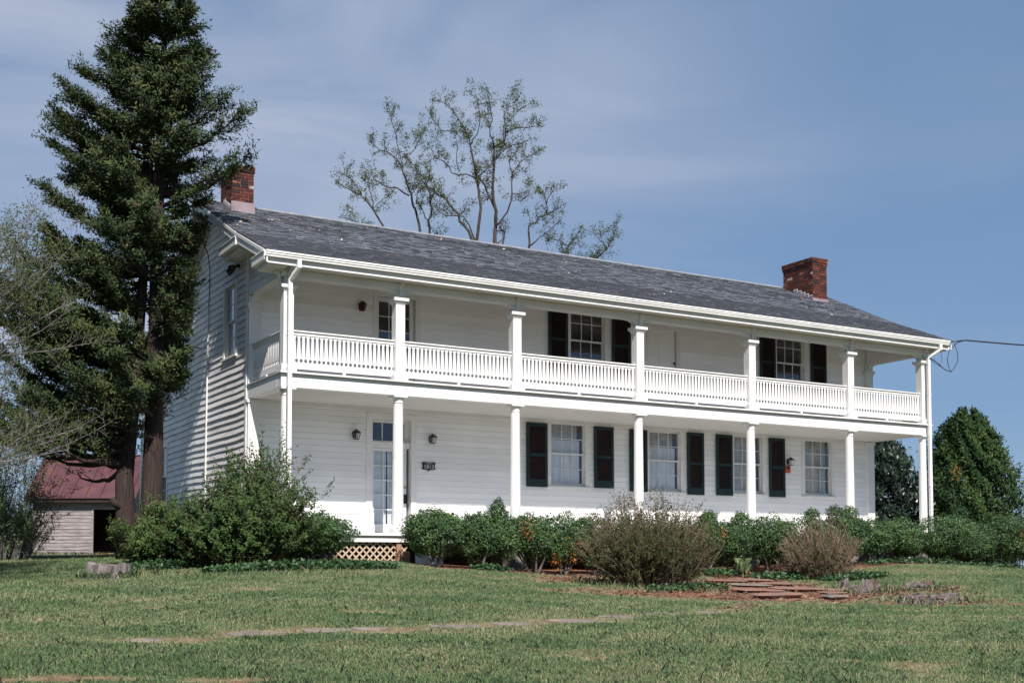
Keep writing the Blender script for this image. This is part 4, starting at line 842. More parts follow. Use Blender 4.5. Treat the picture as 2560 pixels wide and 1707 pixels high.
# --- the big cedar
def cedar():
    K_ = .90; bx, by = -2.29, 2.49; o = empty('cedar_tree', (bx, by, gz(bx, by)), 'tall dark evergreen cedar with two trunks beside the gable', 'tree')
    b0 = gz(bx, by)
    def RL(z):                                                    # measured reach to either side of the trunk by height
        z = (np.asarray(z, float)+.739)/K_-.739
        zs = [-.5, .9, 1.6, 2.6, 3.5, 4.1, 4.7, 5.2, 6.2, 7.2, 8.2, 9.0, 9.6, 10.2, 10.8, 11.6, 12.3, 12.9, 13.4, 14.0, 14.8]
        lf = [0, 2.9, 3.6, 3.9, 4.0, 4.1, 4.1, 4.0, 3.9, 3.8, 3.7, 3.4, 2.7, 2.7, 2.8, 2.8, 2.4, 1.3, 1.0, .6, .1]
        rg = [0, .05, .05, .05, .35, .85, 1.1, .8, .65, .9, .75, 1.7, 2.5, 2.75, 2.7, 1.9, 1.4, 1.25, 1.0, .7, .1]
        return np.interp(z, zs, lf)*K_, np.interp(z, zs, rg)*K_
    f = MB()
    def Z(z): return (z+.739)*K_-.739
    t1 = [(bx+.05, by-.02, b0-.2), (bx+.06, by, b0+1.2), (bx+.10, by+.03, Z(2.4)), (bx+.12, by, Z(5)), (bx+.10, by-.03, Z(8)), (bx+.18, by, Z(11)), (bx+.22, by, Z(13)), (bx+.22, by, Z(14.9))]
    f.tube(t1, [.30, .24, .215, .18, .14, .09, .05, .015], 12)
    t2 = [(bx-.40, by+.10, b0-.2), (bx-.46, by+.12, b0+.8), (bx-.50, by+.15, Z(1.4)), (bx-.40, by+.15, Z(2.6)), (bx-.28, by+.1, Z(4.4)), (bx-.12, by+.08, Z(7.4)), (bx-.02, by+.05, Z(9.6))]
    f.tube(t2, [.27, .22, .20, .17, .13, .09, .04], 12)
    f.tube([(bx-.44, by+.12, .42), (bx-.2, by+.06, .30), (bx+.05, by, .38)], [.13, .12, .13], 8)
    f.tube([(bx-.5, by+.1, .52), (bx-.70, by+.02, .64), (bx-.82, by-.04, .72)], [.12, .085, .075], 8)
    P, D, Tn = [], [], []
    ax_r = np.array([.864, -.503, 0]); ax_f = np.array([.503, .864, 0])
    nl = 232
    for i in range(nl):
        z0 = Z(1.5+12.65*(((i+.5)/nl)**1.28)); az = RNG.random()*2*math.pi if RNG.random() < .66 else math.pi+RNG.normal()*.75
        ca, sa = math.cos(az), math.sin(az)
        zl = z0+.4
        ca0 = float(np.interp(zl, [0, 7.5, 12.5], [3.0, 2.6, .7])); zl = min(Z(14.4), z0+.2+ca0*.42)
        lf, rg = RL(zl)
        side_ = rg if ca > 0 else lf
        dep = min(2.7, .5+.30*(Z(14.6)-zl))
        ln = 1/math.sqrt((ca/max(side_, .12))**2+(sa/dep)**2)*(.50+.46*RNG.random()**.7)
        if z0 < 1.75: continue
        hd = ax_r*ca+ax_f*sa; tz = -.06+.36*RNG.random()
        zb_ = z0 - ln*.10
        if ca < -.3 and z0 < 3: tz -= .25
        tr = np.array([np.interp(zb_, [q[2] for q in t1], [q[0] for q in t1]), by, zb_])
        if ca < -.2 and zb_ < 9: tr = np.array([np.interp(zb_, [q[2] for q in t2], [q[0] for q in t2]), by+.1, zb_])
        npt = 9; pts = []
        for k in range(npt+1):
            s = k/npt; pts.append(tr+hd*ln*s+np.array([0, 0, ln*(tz*s+.30*s*s-.20*s*(1-s))])+RNG.normal(size=3)*.05*s)
        r0 = .018+.020*ln; cut = npt
        for k in range(2, npt+1):                                 # limbs stay inside the measured outline
            rk = (pts[k][0]-bx)*.864-(pts[k][1]-by)*.503; lk, gk = RL(pts[k][2])
            if rk > gk+.05 or rk < -lk-.15: cut = k-1; break
        f.tube(pts[:cut+1], [r0*(1-.85*k/npt)+.004 for k in range(cut+1)], 5)
        nb = int(9+ln*10)
        for j in range(nb):
            s = .07+.93*RNG.random()**.8; k = min(int(s*npt), npt-1); q = pts[k]+(pts[k+1]-pts[k])*(s*npt-k)
            bl = (.28+.60*RNG.random())*(1.1-.35*s)*(.7+.12*min(ln, 3))
            sd_ = np.cross(hd, [0, 0, 1])*(1 if RNG.random() < .5 else -1)
            d = hd*(.5+.5*RNG.random())+sd_*(.2+.9*RNG.random())+np.array([0, 0, .05+.75*RNG.random()]); d /= np.linalg.norm(d)
            if j % 3 == 0 and k < cut: f.tube([q, q+d*bl*.5, q+d*bl], [.008, .006, .003], 3)
            m = int(52+56*bl); tt = RNG.random(m)**.8
            pp = q+d[None]*(tt*bl)[:, None]+RNG.normal(size=(m, 3))*(.038+.042*bl)*np.array([1, 1, .7])
            dd = d[None]*.9+RNG.normal(size=(m, 3))*.55+np.array([0, 0, .25])
            ct = .42+RNG.normal()*.16
            P.append(pp); D.append(dd); Tn.append(np.clip(ct+RNG.normal(size=m)*.12+(RNG.random(m) < .03)*.5, 0, 1))
    P = np.concatenate(P); D = np.concatenate(D); Tn = np.concatenate(Tn)
    okk = ~((P[:, 0] > XL-.12) & (P[:, 1] > -.7) & (P[:, 1] < 12.4) & (P[:, 2] < np.array([roof_z(v) for v in np.clip(P[:, 1], -.4, 12)])+.1))
    rr_ = (P[:, 0]-bx)*.864-(P[:, 1]-by)*.503; lfz, rgz = RL(P[:, 2]); nn_ = RNG.normal(size=len(P))
    okk &= (rr_ < rgz+.03+.08*nn_) & (rr_ > -lfz-.25+.2*nn_) & (P[:, 2] > np.where(rr_ > -.15, 2.55, 1.85)+.25*np.sin(rr_*3.1)+.14*nn_)
    P, D, Tn = P[okk], D[okk], Tn[okk]
    f.build('trunk', M['cedarbark'], o, smooth=True)
    n = len(P); cards('crown', P, D, .065+.055*RNG.random(n), .022+.016*RNG.random(n), Tn, M['cedar'], o, face=np.stack([P[:, 0]-bx, P[:, 1]-by, np.full(n, 1.2)], 1))
    return n
print('cedar cards', cedar())

def grow(f, P, D, limbs, sx, twig_len, levels, leaf, depth_axis, rmin=.004, lean=.35):
    """limbs: list of (pts, r0, r1); grows alternating twigs and leaf sprays"""
    def spawn(pts, rad, lv, ln):
        m = len(pts)
        tot = sum(np.linalg.norm(pts[k+1]-pts[k]) for k in range(m-1))
        cnt = max(2, int(tot/sx[lv]))
        for c in range(cnt):
            s = (.30 if lv == 0 else .15)+(.70 if lv == 0 else .85)*(c+RNG.random())/cnt
            k = min(int(s*(m-1)), m-2); q = pts[k]+(pts[k+1]-pts[k])*(s*(m-1)-k)
            t = pts[k+1]-pts[k]; t = t/max(np.linalg.norm(t), 1e-6)
            d = t*.7+RNG.normal(size=3)*.65+np.array([0, 0, lean]); l_ = ln*(.55+.7*RNG.random())*(1.1-.5*s)
            r_ = max(rmin, rad*(1-.6*s)*.45)
            tw = wander(q, d, l_, 4, .22, .06)
            f.tube(tw, [r_*(1-.65*i/4) for i in range(5)], 4 if lv == 0 else 3)
            if lv+1 < levels: spawn(tw, r_, lv+1, ln*.52)
            if lv+1 >= levels or RNG.random() < .3:
                for w_ in tw[1:]:
                    nn = leaf
                    P.append(w_+RNG.normal(size=(nn, 3))*.07); D.append(RNG.normal(size=(nn, 3))+np.array([0, 0, .1]))
    for pts, r0, r1 in limbs: spawn(pts, (r0+r1)/2, 0, twig_len)

LK = .005708
def locust(limbs, label, dep, keep_leaf=6):
    """limbs as (x, y, width) measured in a side view; x to the right, y down, at 5.7 mm a unit"""
    o0 = np.array([9.05, 22.2, 0.]); rx = np.array([.8642, -.5031, 0]); ry = np.array([.5031, .8642, 0])
    bx = limbs[0][0][0][0]; base = o0+rx*bx*LK+ry*dep; gzb = gz(base[0], base[1])
    o = empty('locust_tree', (base[0], base[1], gzb), label, 'tree', 'bare spring trees behind the roof ridge')
    f = MB(); P, D, L_ = [], [], []
    for i, (pl, w0, w1) in enumerate(limbs):
        dd = dep; pts = []; drift = RNG.normal()*.10 if i else 0
        for k, (x, y) in enumerate(pl):
            pts.append(o0+rx*x*LK+ry*(dd+drift*k*(1.0 if i else 0)+RNG.normal()*.06)+np.array([0, 0, 19.47-y*LK]))
        if i == 0: pts = [np.array([base[0], base[1], gzb-.1]), (np.array([base[0], base[1], gzb])*.5+pts[0]*.5)]+pts
        n_ = len(pts); fine = []
        for k in range(n_-1):
            for q in (0, .5): fine.append(pts[k]+(pts[k+1]-pts[k])*q+(RNG.normal(size=3)*.035 if q else 0))
        fine.append(pts[-1]); m = len(fine)
        f.tube(fine, [(w0+(w1-w0)*k/(m-1))*LK*.48 for k in range(m)], 7)
        vis = fine if i else fine[6:]
        L_.append((vis, w0*LK*.4, w1*LK*.5))
    grow(f, P, D, L_, (.24, .17), .72, 2, keep_leaf, ry, .0065)
    f.build('trunk', M['bark'], o, smooth=True)
    P = np.concatenate(P); D = np.concatenate(D); k = RNG.random(len(P)) < .8; P, D = P[k], D[k]; n = len(P)
    cards('crown', P, D, .06+.06*RNG.random(n), .025+.018*RNG.random(n), RNG.random(n), M['locust'], o)
locust([([(545,1290),(510,1130),(490,1050),(430,950),(370,880),(350,850),(270,810),(150,740)],24,5), ([(430,950),(425,880),(400,800),(390,720),(380,640)],9,3), ([(430,955),(500,880),(540,840)],6,3), ([(510,1150),(430,1110),(380,1080),(300,1060),(190,1040)],10,4), ([(350,850),(300,760),(240,700),(220,640)],6,3)],
       'slender bare tree leaning left above the ridge, leftmost of the row', 0)
locust([([(805,1300),(790,1190),(765,1060),(735,940),(710,870),(690,800),(660,700),(620,600),(600,570),(520,510),(440,470),(400,440)],27,4), ([(690,835),(600,780),(500,760),(430,720),(410,650)],13,4), ([(645,640),(620,520),(600,420),(560,300),(550,220)],8,3), ([(640,560),(700,520),(750,440),(780,360),(780,290)],8,3), ([(740,900),(750,820),(800,780),(830,720),(850,640),(830,550)],9,3),
        ([(820,1290),(840,1150),(835,1040),(860,960),(850,860),(820,780),(760,700),(690,620)],20,4), ([(845,1210),(890,1150),(900,1110)],14,6), ([(835,1040),(800,970),(750,890)],9,4)],
       'bare tree with two close stems and a feathery crown beside the leaning one', .3)
locust([([(1190,1330),(1180,1240),(1195,1120),(1215,960),(1200,830),(1190,740),(1170,640),(1140,500),(1110,400),(1070,330),(1000,230),(900,160)],32,4), ([(1180,1240),(1130,1130),(1060,1050),(1020,960),(960,880),(870,820),(800,760),(740,650)],24,5), ([(1175,1200),(1130,1080),(1090,1020),(960,1020),(900,970)],13,5), ([(1190,740),(1110,700),(1000,680),(950,600),(880,560),(840,480)],11,4), ([(1190,725),(1280,650),(1330,590),(1440,500),(1560,470)],10,4), ([(1140,500),(1190,420),(1210,300),(1190,180),(1170,100)],9,3), ([(1110,400),(1010,400),(930,400),(880,330),(850,280)],8,3), ([(1060,690),(1040,560),(1050,470),(1080,420)],7,3)],
       'dark tree forking low above the ridge with twin black limbs', -.2)
locust([([(1315,1330),(1315,1200),(1320,1060),(1325,960),(1300,820),(1305,700),(1305,560),(1310,480),(1380,440),(1390,380),(1450,350),(1560,340),(1640,330)],36,4), ([(1325,960),(1290,880),(1240,750),(1190,690)],22,7), ([(1310,480),(1280,400),(1300,300),(1280,200),(1250,90)],11,3), ([(1390,380),(1380,260),(1430,150),(1450,80)],8,3), ([(1380,440),(1380,330),(1480,240),(1570,190)],8,3), ([(1330,1060),(1380,1000),(1420,930),(1440,820),(1445,690),(1500,610),(1580,560),(1620,540)],15,4), ([(1440,830),(1530,820),(1600,780)],7,3), ([(1445,690),(1420,600),(1440,480)],7,3), ([(1360,1300),(1370,1200),(1385,1100),(1350,1080)],18,9), ([(1300,820),(1240,870),(1210,900)],7,4)],
       'tallest bare tree with one straight pale stem rising over the middle of the ridge', .2)
locust([([(1535,1420),(1560,1260),(1560,1120),(1590,1060),(1640,1010),(1720,980),(1780,950)],24,7), ([(1690,990),(1690,920),(1670,850),(1600,800)],9,4), ([(1690,920),(1720,850),(1760,780)],8,3), ([(1570,1230),(1640,1170),(1720,1110),(1790,1050)],11,4), ([(1540,1450),(1690,1350),(1760,1335),(1820,1290),(1840,1220),(1900,1150),(1960,1060)],19,4), ([(1840,1220),(1790,1180),(1720,1160)],8,4), ([(1545,1500),(1750,1420),(1900,1380),(1990,1330),(2080,1300),(2130,1250),(2160,1180),(2200,1060)],19,4), ([(2130,1250),(2080,1180),(2040,1120)],8,3)],
       'low spreading tree with crooked limbs reaching right along the ridge', 0)

# --- clipped boxwoods
def dome_points(n, lobes, inner=.72):
    """lobes: (cx, cy, cz, rx, ry, rz)"""
    vol = np.array([l[3]*l[5]+l[4]*l[5]+l[3]*l[4] for l in lobes]); idx = RNG.choice(len(lobes), n, p=vol/vol.sum())
    Lb = np.array(lobes)[idx]; d = unit(RNG.normal(size=(n, 3))); r = inner+(1.0-inner)*RNG.random(n)**.45
    bump = 1+.14*np.sin(d[:, 0]*7+Lb[:, 0]*3)*np.cos(d[:, 2]*8+Lb[:, 1])+.07*np.sin(d[:, 1]*13+d[:, 2]*9+Lb[:, 0]*5)
    P = Lb[:, :3]+d*Lb[:, 3:6]*(r*bump)[:, None]
    return P, d
def boxwood(x, y, w, zt, label, n=14000, tips=(), brown=None, low=.16):
    w *= 1.13; zt += .06
    g = gz(x, y); o = empty('boxwood_shrub', (x, y, g), label, 'shrub', 'boxwood shrubs along the porch')
    h = zt-g; lobes = [(x, y, g+h*.56, w*.48, w*.48, h*.43)]
    for k in range(6):
        a = RNG.random()*6.28; lobes.append((x+math.cos(a)*w*.24, y+math.sin(a)*w*.24, g+h*(.38+.36*RNG.random()), w*(.23+.08*RNG.random()), w*.28, h*(.20+.06*RNG.random())))
    for tx, th in tips: lobes.append((tx, y, zt+th*.35, .15, .15, th*.8)); lobes.append((tx, y, zt-.05, .24, .24, .26))
    P, d = dome_points(int(n*1.3), lobes, .68)
    keep = P[:, 2] > g+low*h*RNG.random(len(P))+.02; P, d = P[keep], d[keep]
    D = d*.18+RNG.normal(size=P.shape)*.6+np.array([0, 0, .25]); m = len(P)
    tn = np.clip(.46+RNG.normal(size=m)*.17+.12*np.sin(P[:, 0]*6+P[:, 2]*5), 0, 1)
    cards('foliage', P, D, .036+.026*RNG.random(m), .022+.013*RNG.random(m), tn, M['boxwood'], o, face=d+np.array([0, 0, .15]))
    if brown:
        bx_, bz_, br = brown; q = 70; PB = np.array([bx_, y-w*.44, bz_])+RNG.normal(size=(q, 3))*np.array([br, .05, br*1.1]); cards('dead_leaves', PB, RNG.normal(size=(q, 3)), .05+.04*RNG.random(q), .03, RNG.random(q), M['dryleaf'], o)
    f = MB()
    for k in range(5):
        a = RNG.random()*6.28; p0 = np.array([x+math.cos(a)*.1, y+math.sin(a)*.1, g-.05]); f.tube(wander(p0, (math.cos(a)*.5, math.sin(a)*.5, 1), h*.7, 4, .12), [.03, .026, .02, .015, .01], 5)
    f.build('stem', M['palebark'], o)
HY = -1.30
for x, y, w, zt, lb, kw in [
    (.45, -.95, 1.35, .30, 'low round boxwood between the arching green bush and the lattice', dict(n=16000)),
    (2.92, HY, 1.32, .46, 'broad clipped boxwood touching the wooden lattice post', dict(n=16000)),
    (3.95, HY, .95, .40, 'narrow boxwood next to the broad one by the lattice', dict()),
    (4.62, HY, .95, .38, 'boxwood with a pointed tuft standing up above the hedge', dict(tips=[(4.5, .30)], brown=(4.95, .05, .10))),
    (5.45, HY, .90, .40, 'boxwood with bare pale stems showing below its leaves', dict(brown=(5.75, -.62, .08), low=.5)),
    (6.1, HY-.1, 1.0, .44, 'round boxwood with orange dead leaves near the ground', dict(brown=(6.15, -.45, .16), low=.3)),
    (7.1, HY, 1.0, .42, 'dark boxwood at the left edge of the brown leafy bush', dict()),
    (8.2, HY, 1.1, .42, 'boxwood hidden behind the middle of the brown leafy bush', dict(n=3500)),
    (9.3, HY, 1.1, .38, 'boxwood behind the right part of the brown leafy bush', dict(n=4500)),
    (10.35, HY, .9, .36, 'sparse boxwood with orange spots just right of the brown leafy bush', dict(tips=[(10.5, .16)], brown=(10.55, .0, .08))),
    (11.2, HY, 1.05, .36, 'boxwood above the pale cabbage plant', dict(tips=[(11.55, .14)])),
    (12.45, HY, 1.35, .52, 'large bright boxwood left of the bare twiggy shrub', dict(n=16000)),
    (13.75, HY, 1.25, .50, 'boxwood behind the bare twiggy shrub with a small tip', dict(tips=[(14.0, .16)])),
    (15.0, HY, 1.2, .60, 'dark double tipped boxwood behind the right of the twiggy shrub', dict(tips=[(14.8, .15), (15.35, .12)])),
    (16.05, HY-.1, 1.1, .48, 'rounded boxwood in front of the house wall right end', dict()),
    (17.2, HY, 1.3, .50, 'full boxwood left of the last porch column', dict(n=16000)),
    (18.75, HY-.1, 1.45, .66, 'bulky boxwood in front of the last porch column', dict(n=16000)),
    (20.3, HY+.1, 1.25, .50, 'boxwood just right of the porch downspout', dict(n=16000)),
    (21.7, HY, 1.35, .66, 'boxwood second from the right end of the hedge row', dict(n=16000, brown=(21.6, .1, .10))),
    (23.2, HY, 1.5, .56, 'boxwood closing the hedge row at the right end', dict(n=16000))]:
    kw.setdefault('low', .03 if x > 15.5 or x < 1 else .10); boxwood(x, y, w, zt, lb, **kw)

# --- multi-stemmed bushes
def stemmy(name, label, x, y, rx, ry, h, stems, leaves, leaf_l, mat, bark, spread=.5, r0=.010, leafy=.15, droop=0.0, tone0=.45, cluster=None, twigs=3, leafmul=None):
    g = gz(x, y); o = empty(name, (x, y, g), label, 'bush'); f = MB(); P, D, T_ = [], [], []
    for i in range(stems):
        a = RNG.random()*6.283; q = math.sqrt(RNG.random()); sx_, sy_ = math.cos(a)*q, math.sin(a)*q
        p0 = np.array([x+sx_*rx*.55, y+sy_*ry*.55, 0]); p0[2] = gz(p0[0], p0[1])-.03 if i % 6 == 0 else g-.03
        hh = h*(1-.42*q*q)*(.52+.52*RNG.random()**1.2)*(1.0 if cluster is None else cluster(sx_))
        d = np.array([sx_*spread*rx, sy_*spread*ry, hh]); n_ = 7
        pts = wander(p0, d, np.linalg.norm(d), n_, .075, -droop)
        f.tube(pts, [r0*(1-.75*k/n_) for k in range(n_+1)], 4 if r0 > .012 else 3)
        segs = [pts]
        for _ in range(twigs):
            k = RNG.integers(2, n_); tw = wander(pts[k], (pts[k]-pts[k-1])*6+RNG.normal(size=3)*.6, hh*(.16+.16*RNG.random()), 3, .12, -droop*.6); f.tube(tw, [r0*.4, r0*.34, r0*.26, r0*.16], 3); segs.append(tw)
        m = leaves
        if m:
            t = RNG.random((m, 1)); seg_i = RNG.integers(0, len(segs), m)
            for si, sg in enumerate(segs):
                kk = np.where(seg_i == si)[0]
                if not len(kk): continue
                A = np.array(sg); u = (leafy+(1-leafy)*t[kk, 0] if si == 0 else t[kk, 0])*(len(A)-1); b = np.minimum(u.astype(int), len(A)-2)
                P.append(A[b]+(A[b+1]-A[b])*(u-b)[:, None]+RNG.normal(size=(len(kk), 3))*.022); D.append((A[b+1]-A[b])*3+RNG.normal(size=(len(kk), 3))*.55); T_.append(np.full(len(kk), tone0+RNG.normal()*.10)+RNG.normal(size=len(kk))*.14)
    f.build('stems', M[bark], o)
    if P:
        P = np.concatenate(P); D = np.concatenate(D); T_ = np.concatenate(T_); n = len(P)
        k = P[:, 2] > gz_a(P[:, 0], P[:, 1])+.01; P, D, T_ = P[k], D[k], T_[k]; n = len(P)
        cards('leaves', P, D, leaf_l*(.7+.6*RNG.random(n)), leaf_l*.46*(.8+.4*RNG.random(n)), T_, M[mat], o, face=np.stack([(P[:, 0]-x)/rx, (P[:, 1]-y)/ry, np.full(n, .9)], 1))
    return o
o = stemmy('arching_bush', 'large loose green bush with arching shoots at the house corner', -1.40, -1.35, 1.52, 1.15, 2.66, 470, 165, .064, 'bush', 'twig', .60, .007, .05, .004, cluster=lambda s: .62+.42*math.exp(-((s-.30)/.60)**2))
stemmy('leafy_shrub', 'lower yellow green shrub in front of the cedar trunks', -2.68, .0, .80, .9, 1.5, 190, 150, .062, 'bush', 'twig', .6, .008, .1, .004, tone0=.6)
stemmy('brown_bush', 'wide brownish olive bush standing before the hedge on the lawn', 6.15, -4.75, 1.42, .95, 2.0, 620, 80, .047, 'privet', 'tantwig', .62, .008, .26, 0, twigs=6)
stemmy('bare_shrub', 'twiggy tan shrub with cut bare stems and few leaves', 12.5, -3.1, 1.08, .75, 1.62, 300, 24, .045, 'privet', 'tantwig', .58, .012, .05, 0, twigs=5)

# --- conical evergreen and holly beyond the porch end
def evergreen(name, label, x, y, g, zt, prof, n, mat, leaf, cat='tree'):
    o = empty(name, (x, y, g), label, cat); h = zt-g
    t = RNG.random(n)**.85; a = RNG.random(n)*6.283; rr = np.interp(t, [p[0] for p in prof], [p[1] for p in prof])
    lump = 1+.14*np.sin(a*3+t*9)+.17*np.sin(a*7-t*17)+.14*np.sin(a*13+t*31)+.10*(RNG.random(n) < .04)*RNG.random(n)*3
    r = rr*lump*(.55+.5*RNG.random(n)**.5)
    P = np.stack([x+np.cos(a)*r, y+np.sin(a)*r, g+t*h+RNG.normal(size=n)*.06+.22*np.sin(a*5+3)*t**3], 1)
    D = np.stack([np.cos(a)*.5, np.sin(a)*.5, np.ones(n)*.75], 1)+RNG.normal(size=(n, 3))*.45
    tn = np.clip(.45+.16*np.sin(a*5+t*14)+RNG.normal(size=n)*.14, 0, 1)
    cards('crown', P, D, leaf*(.7+.6*RNG.random(n)), leaf*.4, tn, M[mat], o, face=np.stack([np.cos(a), np.sin(a), np.full(n, .5)], 1))
    f = MB(); f.tube([(x, y, g-.1), (x+.03, y, g+h*.5), (x, y, zt-.1)], [.14, .09, .01], 8); f.build('trunk', M['bark'], o)
    return o
ev = evergreen('conical_evergreen', 'tall cone shaped evergreen beyond the right end of the porch', 27.35, 4.6, gz(27.35, 4.6), 4.62, [(0, 1.4), (.2, 1.56), (.45, 1.5), (.68, 1.22), (.84, .88), (.94, .6), (1, .25)], 42000, 'arbor', .15)
q = 36; cards('dead_leaves', np.array([25.55, 3.65, 2.45])+RNG.normal(size=(q, 3))*np.array([.13, .08, .17]), RNG.normal(size=(q, 3)), .10, .04, RNG.random(q), M['dryleaf'], ev)
evergreen('holly_tree', 'dark holly seen through the open end of the lower porch', 24.6, 7.2, gz(24.6, 7.2), 4.2, [(0, 1.7), (.3, 2.0), (.7, 1.7), (.9, 1.1), (1, .3)], 44000, 'holly', .17)
evergreen('round_tree', 'small rounded tree at the far right edge past the cone evergreen', 40.0, 9.0, gz(40, 9), 1.9, [(0, 1.2), (.4, 2.2), (.8, 1.5), (1, .3)], 9000, 'arbor', .2)

# --- sparse spring tree and bush at the left edge
def left_tree():
    x, y = -7.35, -2.6; g = gz(x, y); o = empty('budding_tree', (x, y, g), 'pale twiggy tree with tiny buds reaching in at the left edge', 'tree')
    f = MB(); P, D, L_ = [], [], []
    rx = np.array([.8642, -.5031, 0]); ry = np.array([.5031, .8642, 0])
    trunk = [np.array([x, y, g-.1]), np.array([x+.05, y, g+1.0]), np.array([x-.05, y, 2.2]), np.array([x, y, 4.0]), np.array([x+.05, y, 5.2])]
    f.tube(trunk, [.13, .11, .09, .06, .03], 8)
    for i in range(62):
        z0 = .5+3.9*RNG.random(); s = 1 if RNG.random() < .78 else -1
        d = rx*s*(.8+.4*RNG.random())+ry*RNG.normal()*.55+np.array([0, 0, .35+.45*RNG.random()])
        if z0 < 1.5: d[2] -= .25
        ln = (1.9+1.6*RNG.random())*(1.0 if z0 < 3.2 else .8)
        pts = wander((x, y, z0), d, ln, 8, .10, .02); r0 = .022*RNG.random()+.012
        f.tube(pts, [r0*(1-.8*k/8) for k in range(9)], 5); L_.append((pts, r0, .004))
    grow(f, P, D, L_, (.19, .12), .62, 2, 2, ry, .0035, .25)
    f.build('trunk', M['palebark'], o)
    P = np.concatenate(P); D = np.concatenate(D); n = len(P); cards('crown', P, D, .036+.026*RNG.random(n), .020, RNG.random(n), M['locust'], o)
left_tree()
stemmy('loose_bush', 'thin leafed green bush at the left edge before the shed', -5.15, 4.6, 1.35, 1.0, 3.1, 230, 70, .06, 'bush', 'palebark', .5, .010, .1, .004, tone0=.55)

# --- ivy, cabbage plant, stumps, stones
def ivy():
    P = []
    for cx, cy, rx_, ry_, n in [(17.5, -1.75, 2.2, .3, 700), (21.5, -1.8, 2.2, .3, 700), (11.6, -2.9, 1.2, .5, 1300), (12.9, -3.8, 1.1, .45, 1500), (10.3, -2.0, .7, .4, 600), (-.6, -2.75, 2.0, .35, 3600), (-2.9, -1.3, 1.0, .4, 1300), (3.9, -2.1, .5, .2, 300), (6.2, -5.9, 1.1, .25, 350)]:
        a = RNG.random(n)*6.283; q = np.sqrt(RNG.random(n)); x = cx+np.cos(a)*q*rx_; y = cy+np.sin(a)*q*ry_; P.append(np.stack([x, y, gz_a(x, y)+.02+.16*RNG.random(n)*(1-q*.6)], 1))
    P = np.concatenate(P); n = len(P); D = RNG.normal(size=(n, 3)); D[:, 2] = np.abs(D[:, 2])*.5
    tag(cards('ivy', P, D, .05+.05*RNG.random(n), .05+.02*RNG.random(n), RNG.random(n), M['ivy']), 'dark ivy and weeds creeping round the feet of the bushes', 'ground cover', kind='stuff')
ivy()
x, y = 10.7, -2.35; g = gz(x, y); cb = empty('cabbage_plant', (x, y, g), 'small pale green leafy plant at the head of the flagstones', 'plant')
q = 46; a = RNG.random(q)*6.283; cards('leaves', np.stack([x+np.cos(a)*.05, y+np.sin(a)*.05, g+.10+.22*RNG.random(q)], 1), np.stack([np.cos(a), np.sin(a), .4+.8*RNG.random(q)], 1), .20, .16, RNG.random(q), M['pale'], cb)
f = MB(); f.tube([(x, y, g-.03), (x, y, g+.3)], .02, 5); f.build('stem', M['pale'], cb)

def stump(x, y, r, h, label, ragged=.25, n=26, sx=1.0):
    g = gz(x, y); o = MB(); vs = []; rings = [(-.10, 1.25), (.05, 1.10), (.35, 1.02), (.75, .99), (1.0, .97)]
    ph = RNG.random(6)*6
    for t, k in rings:
        for i in range(n):
            a = 2*math.pi*i/n; rr = r*k*(1+.13*math.sin(3*a+ph[0])+.09*math.sin(7*a+ph[1])+ (.10*math.sin(5*a+ph[2]) if t < .2 else 0))
            top = h*(1+ragged*(math.sin(2*a+ph[3])*.5+math.sin(5*a+ph[4])*.35+RNG.normal()*.12))
            vs.append((x+rr*sx*math.cos(a), y+rr*math.sin(a), g+t*top))
    m = len(rings); fs = [(j*n+i, j*n+(i+1) % n, (j+1)*n+(i+1) % n, (j+1)*n+i) for j in range(m-1) for i in range(n)]
    c = len(vs); vs.append((x, y, g+h*.80)); fs += [((m-1)*n+i, (m-1)*n+(i+1) % n, c) for i in range(n)]
    o.add(vs, fs); return tag(o.build('tree_stump', M['stump'], None), label, 'stump', 'old stumps on the lawn')
stump(-4.18, -2.6, .35, .23, 'low grey sawn stump alone on the lawn before the shed', .26)
def shards(x, y, r, h, n, label, sx=1.0):
    f = MB()
    for k in range(n):
        a = 2*math.pi*k/n+RNG.normal()*.3; q = r*(.35+.75*RNG.random()); cx_, cy_ = x+math.cos(a)*q*sx, y+math.sin(a)*q; g = gz(cx_, cy_)
        hh = h*(.35+.75*RNG.random()); b = r*(.34+.26*RNG.random()); m = 6; lx, ly = RNG.normal()*.022, RNG.normal()*.022; ph = RNG.random()*6
        rings = []
        for t, kk in ((-.3, 1.3), (.0, 1.15), (.45, .98), (.8, .85), (1.0, .62)):
            rings += [(cx_+lx*t*2+math.cos(ph+i*1.047)*b*kk*sx*(.7+.5*RNG.random()), cy_+ly*t*2+math.sin(ph+i*1.047)*b*kk*(.5+.4*RNG.random()), g+hh*t*(.62+.62*RNG.random())) for i in range(m)]
        f.add(rings, [(j*m+i, j*m+(i+1) % m, (j+1)*m+(i+1) % m, (j+1)*m+i) for j in range(4) for i in range(m)]+[tuple(range(4*m, 5*m))])
    return tag(f.build('tree_stump', M['rotten'], None), label, 'stump', 'old stumps on the lawn')
shards(9.85, -6.85, .26, .24, 6, 'split grey stump slabs at the end of the flagstones', 1.3)
shards(9.6, -9.0, .34, .16, 14, 'rotten ragged dark stump nearest the camera among the chips', 1.5)
shards(11.7, -6.9, .28, .15, 10, 'crumbling stump highest on the earthy mound', 1.3)
if 0: stump(9.95, -6.9, .30, .24, 'split grey stump at the end of the flagstones', .55, sx=1.3)
if 0: stump(10.35, -8.0, .30, .28, 'rotten ragged dark stump nearest the camera among the chips', .7, sx=1.5)
if 0: stump(11.6, -7.3, .28, .20, 'crumbling stump highest on the earthy mound', .7, sx=1.2)
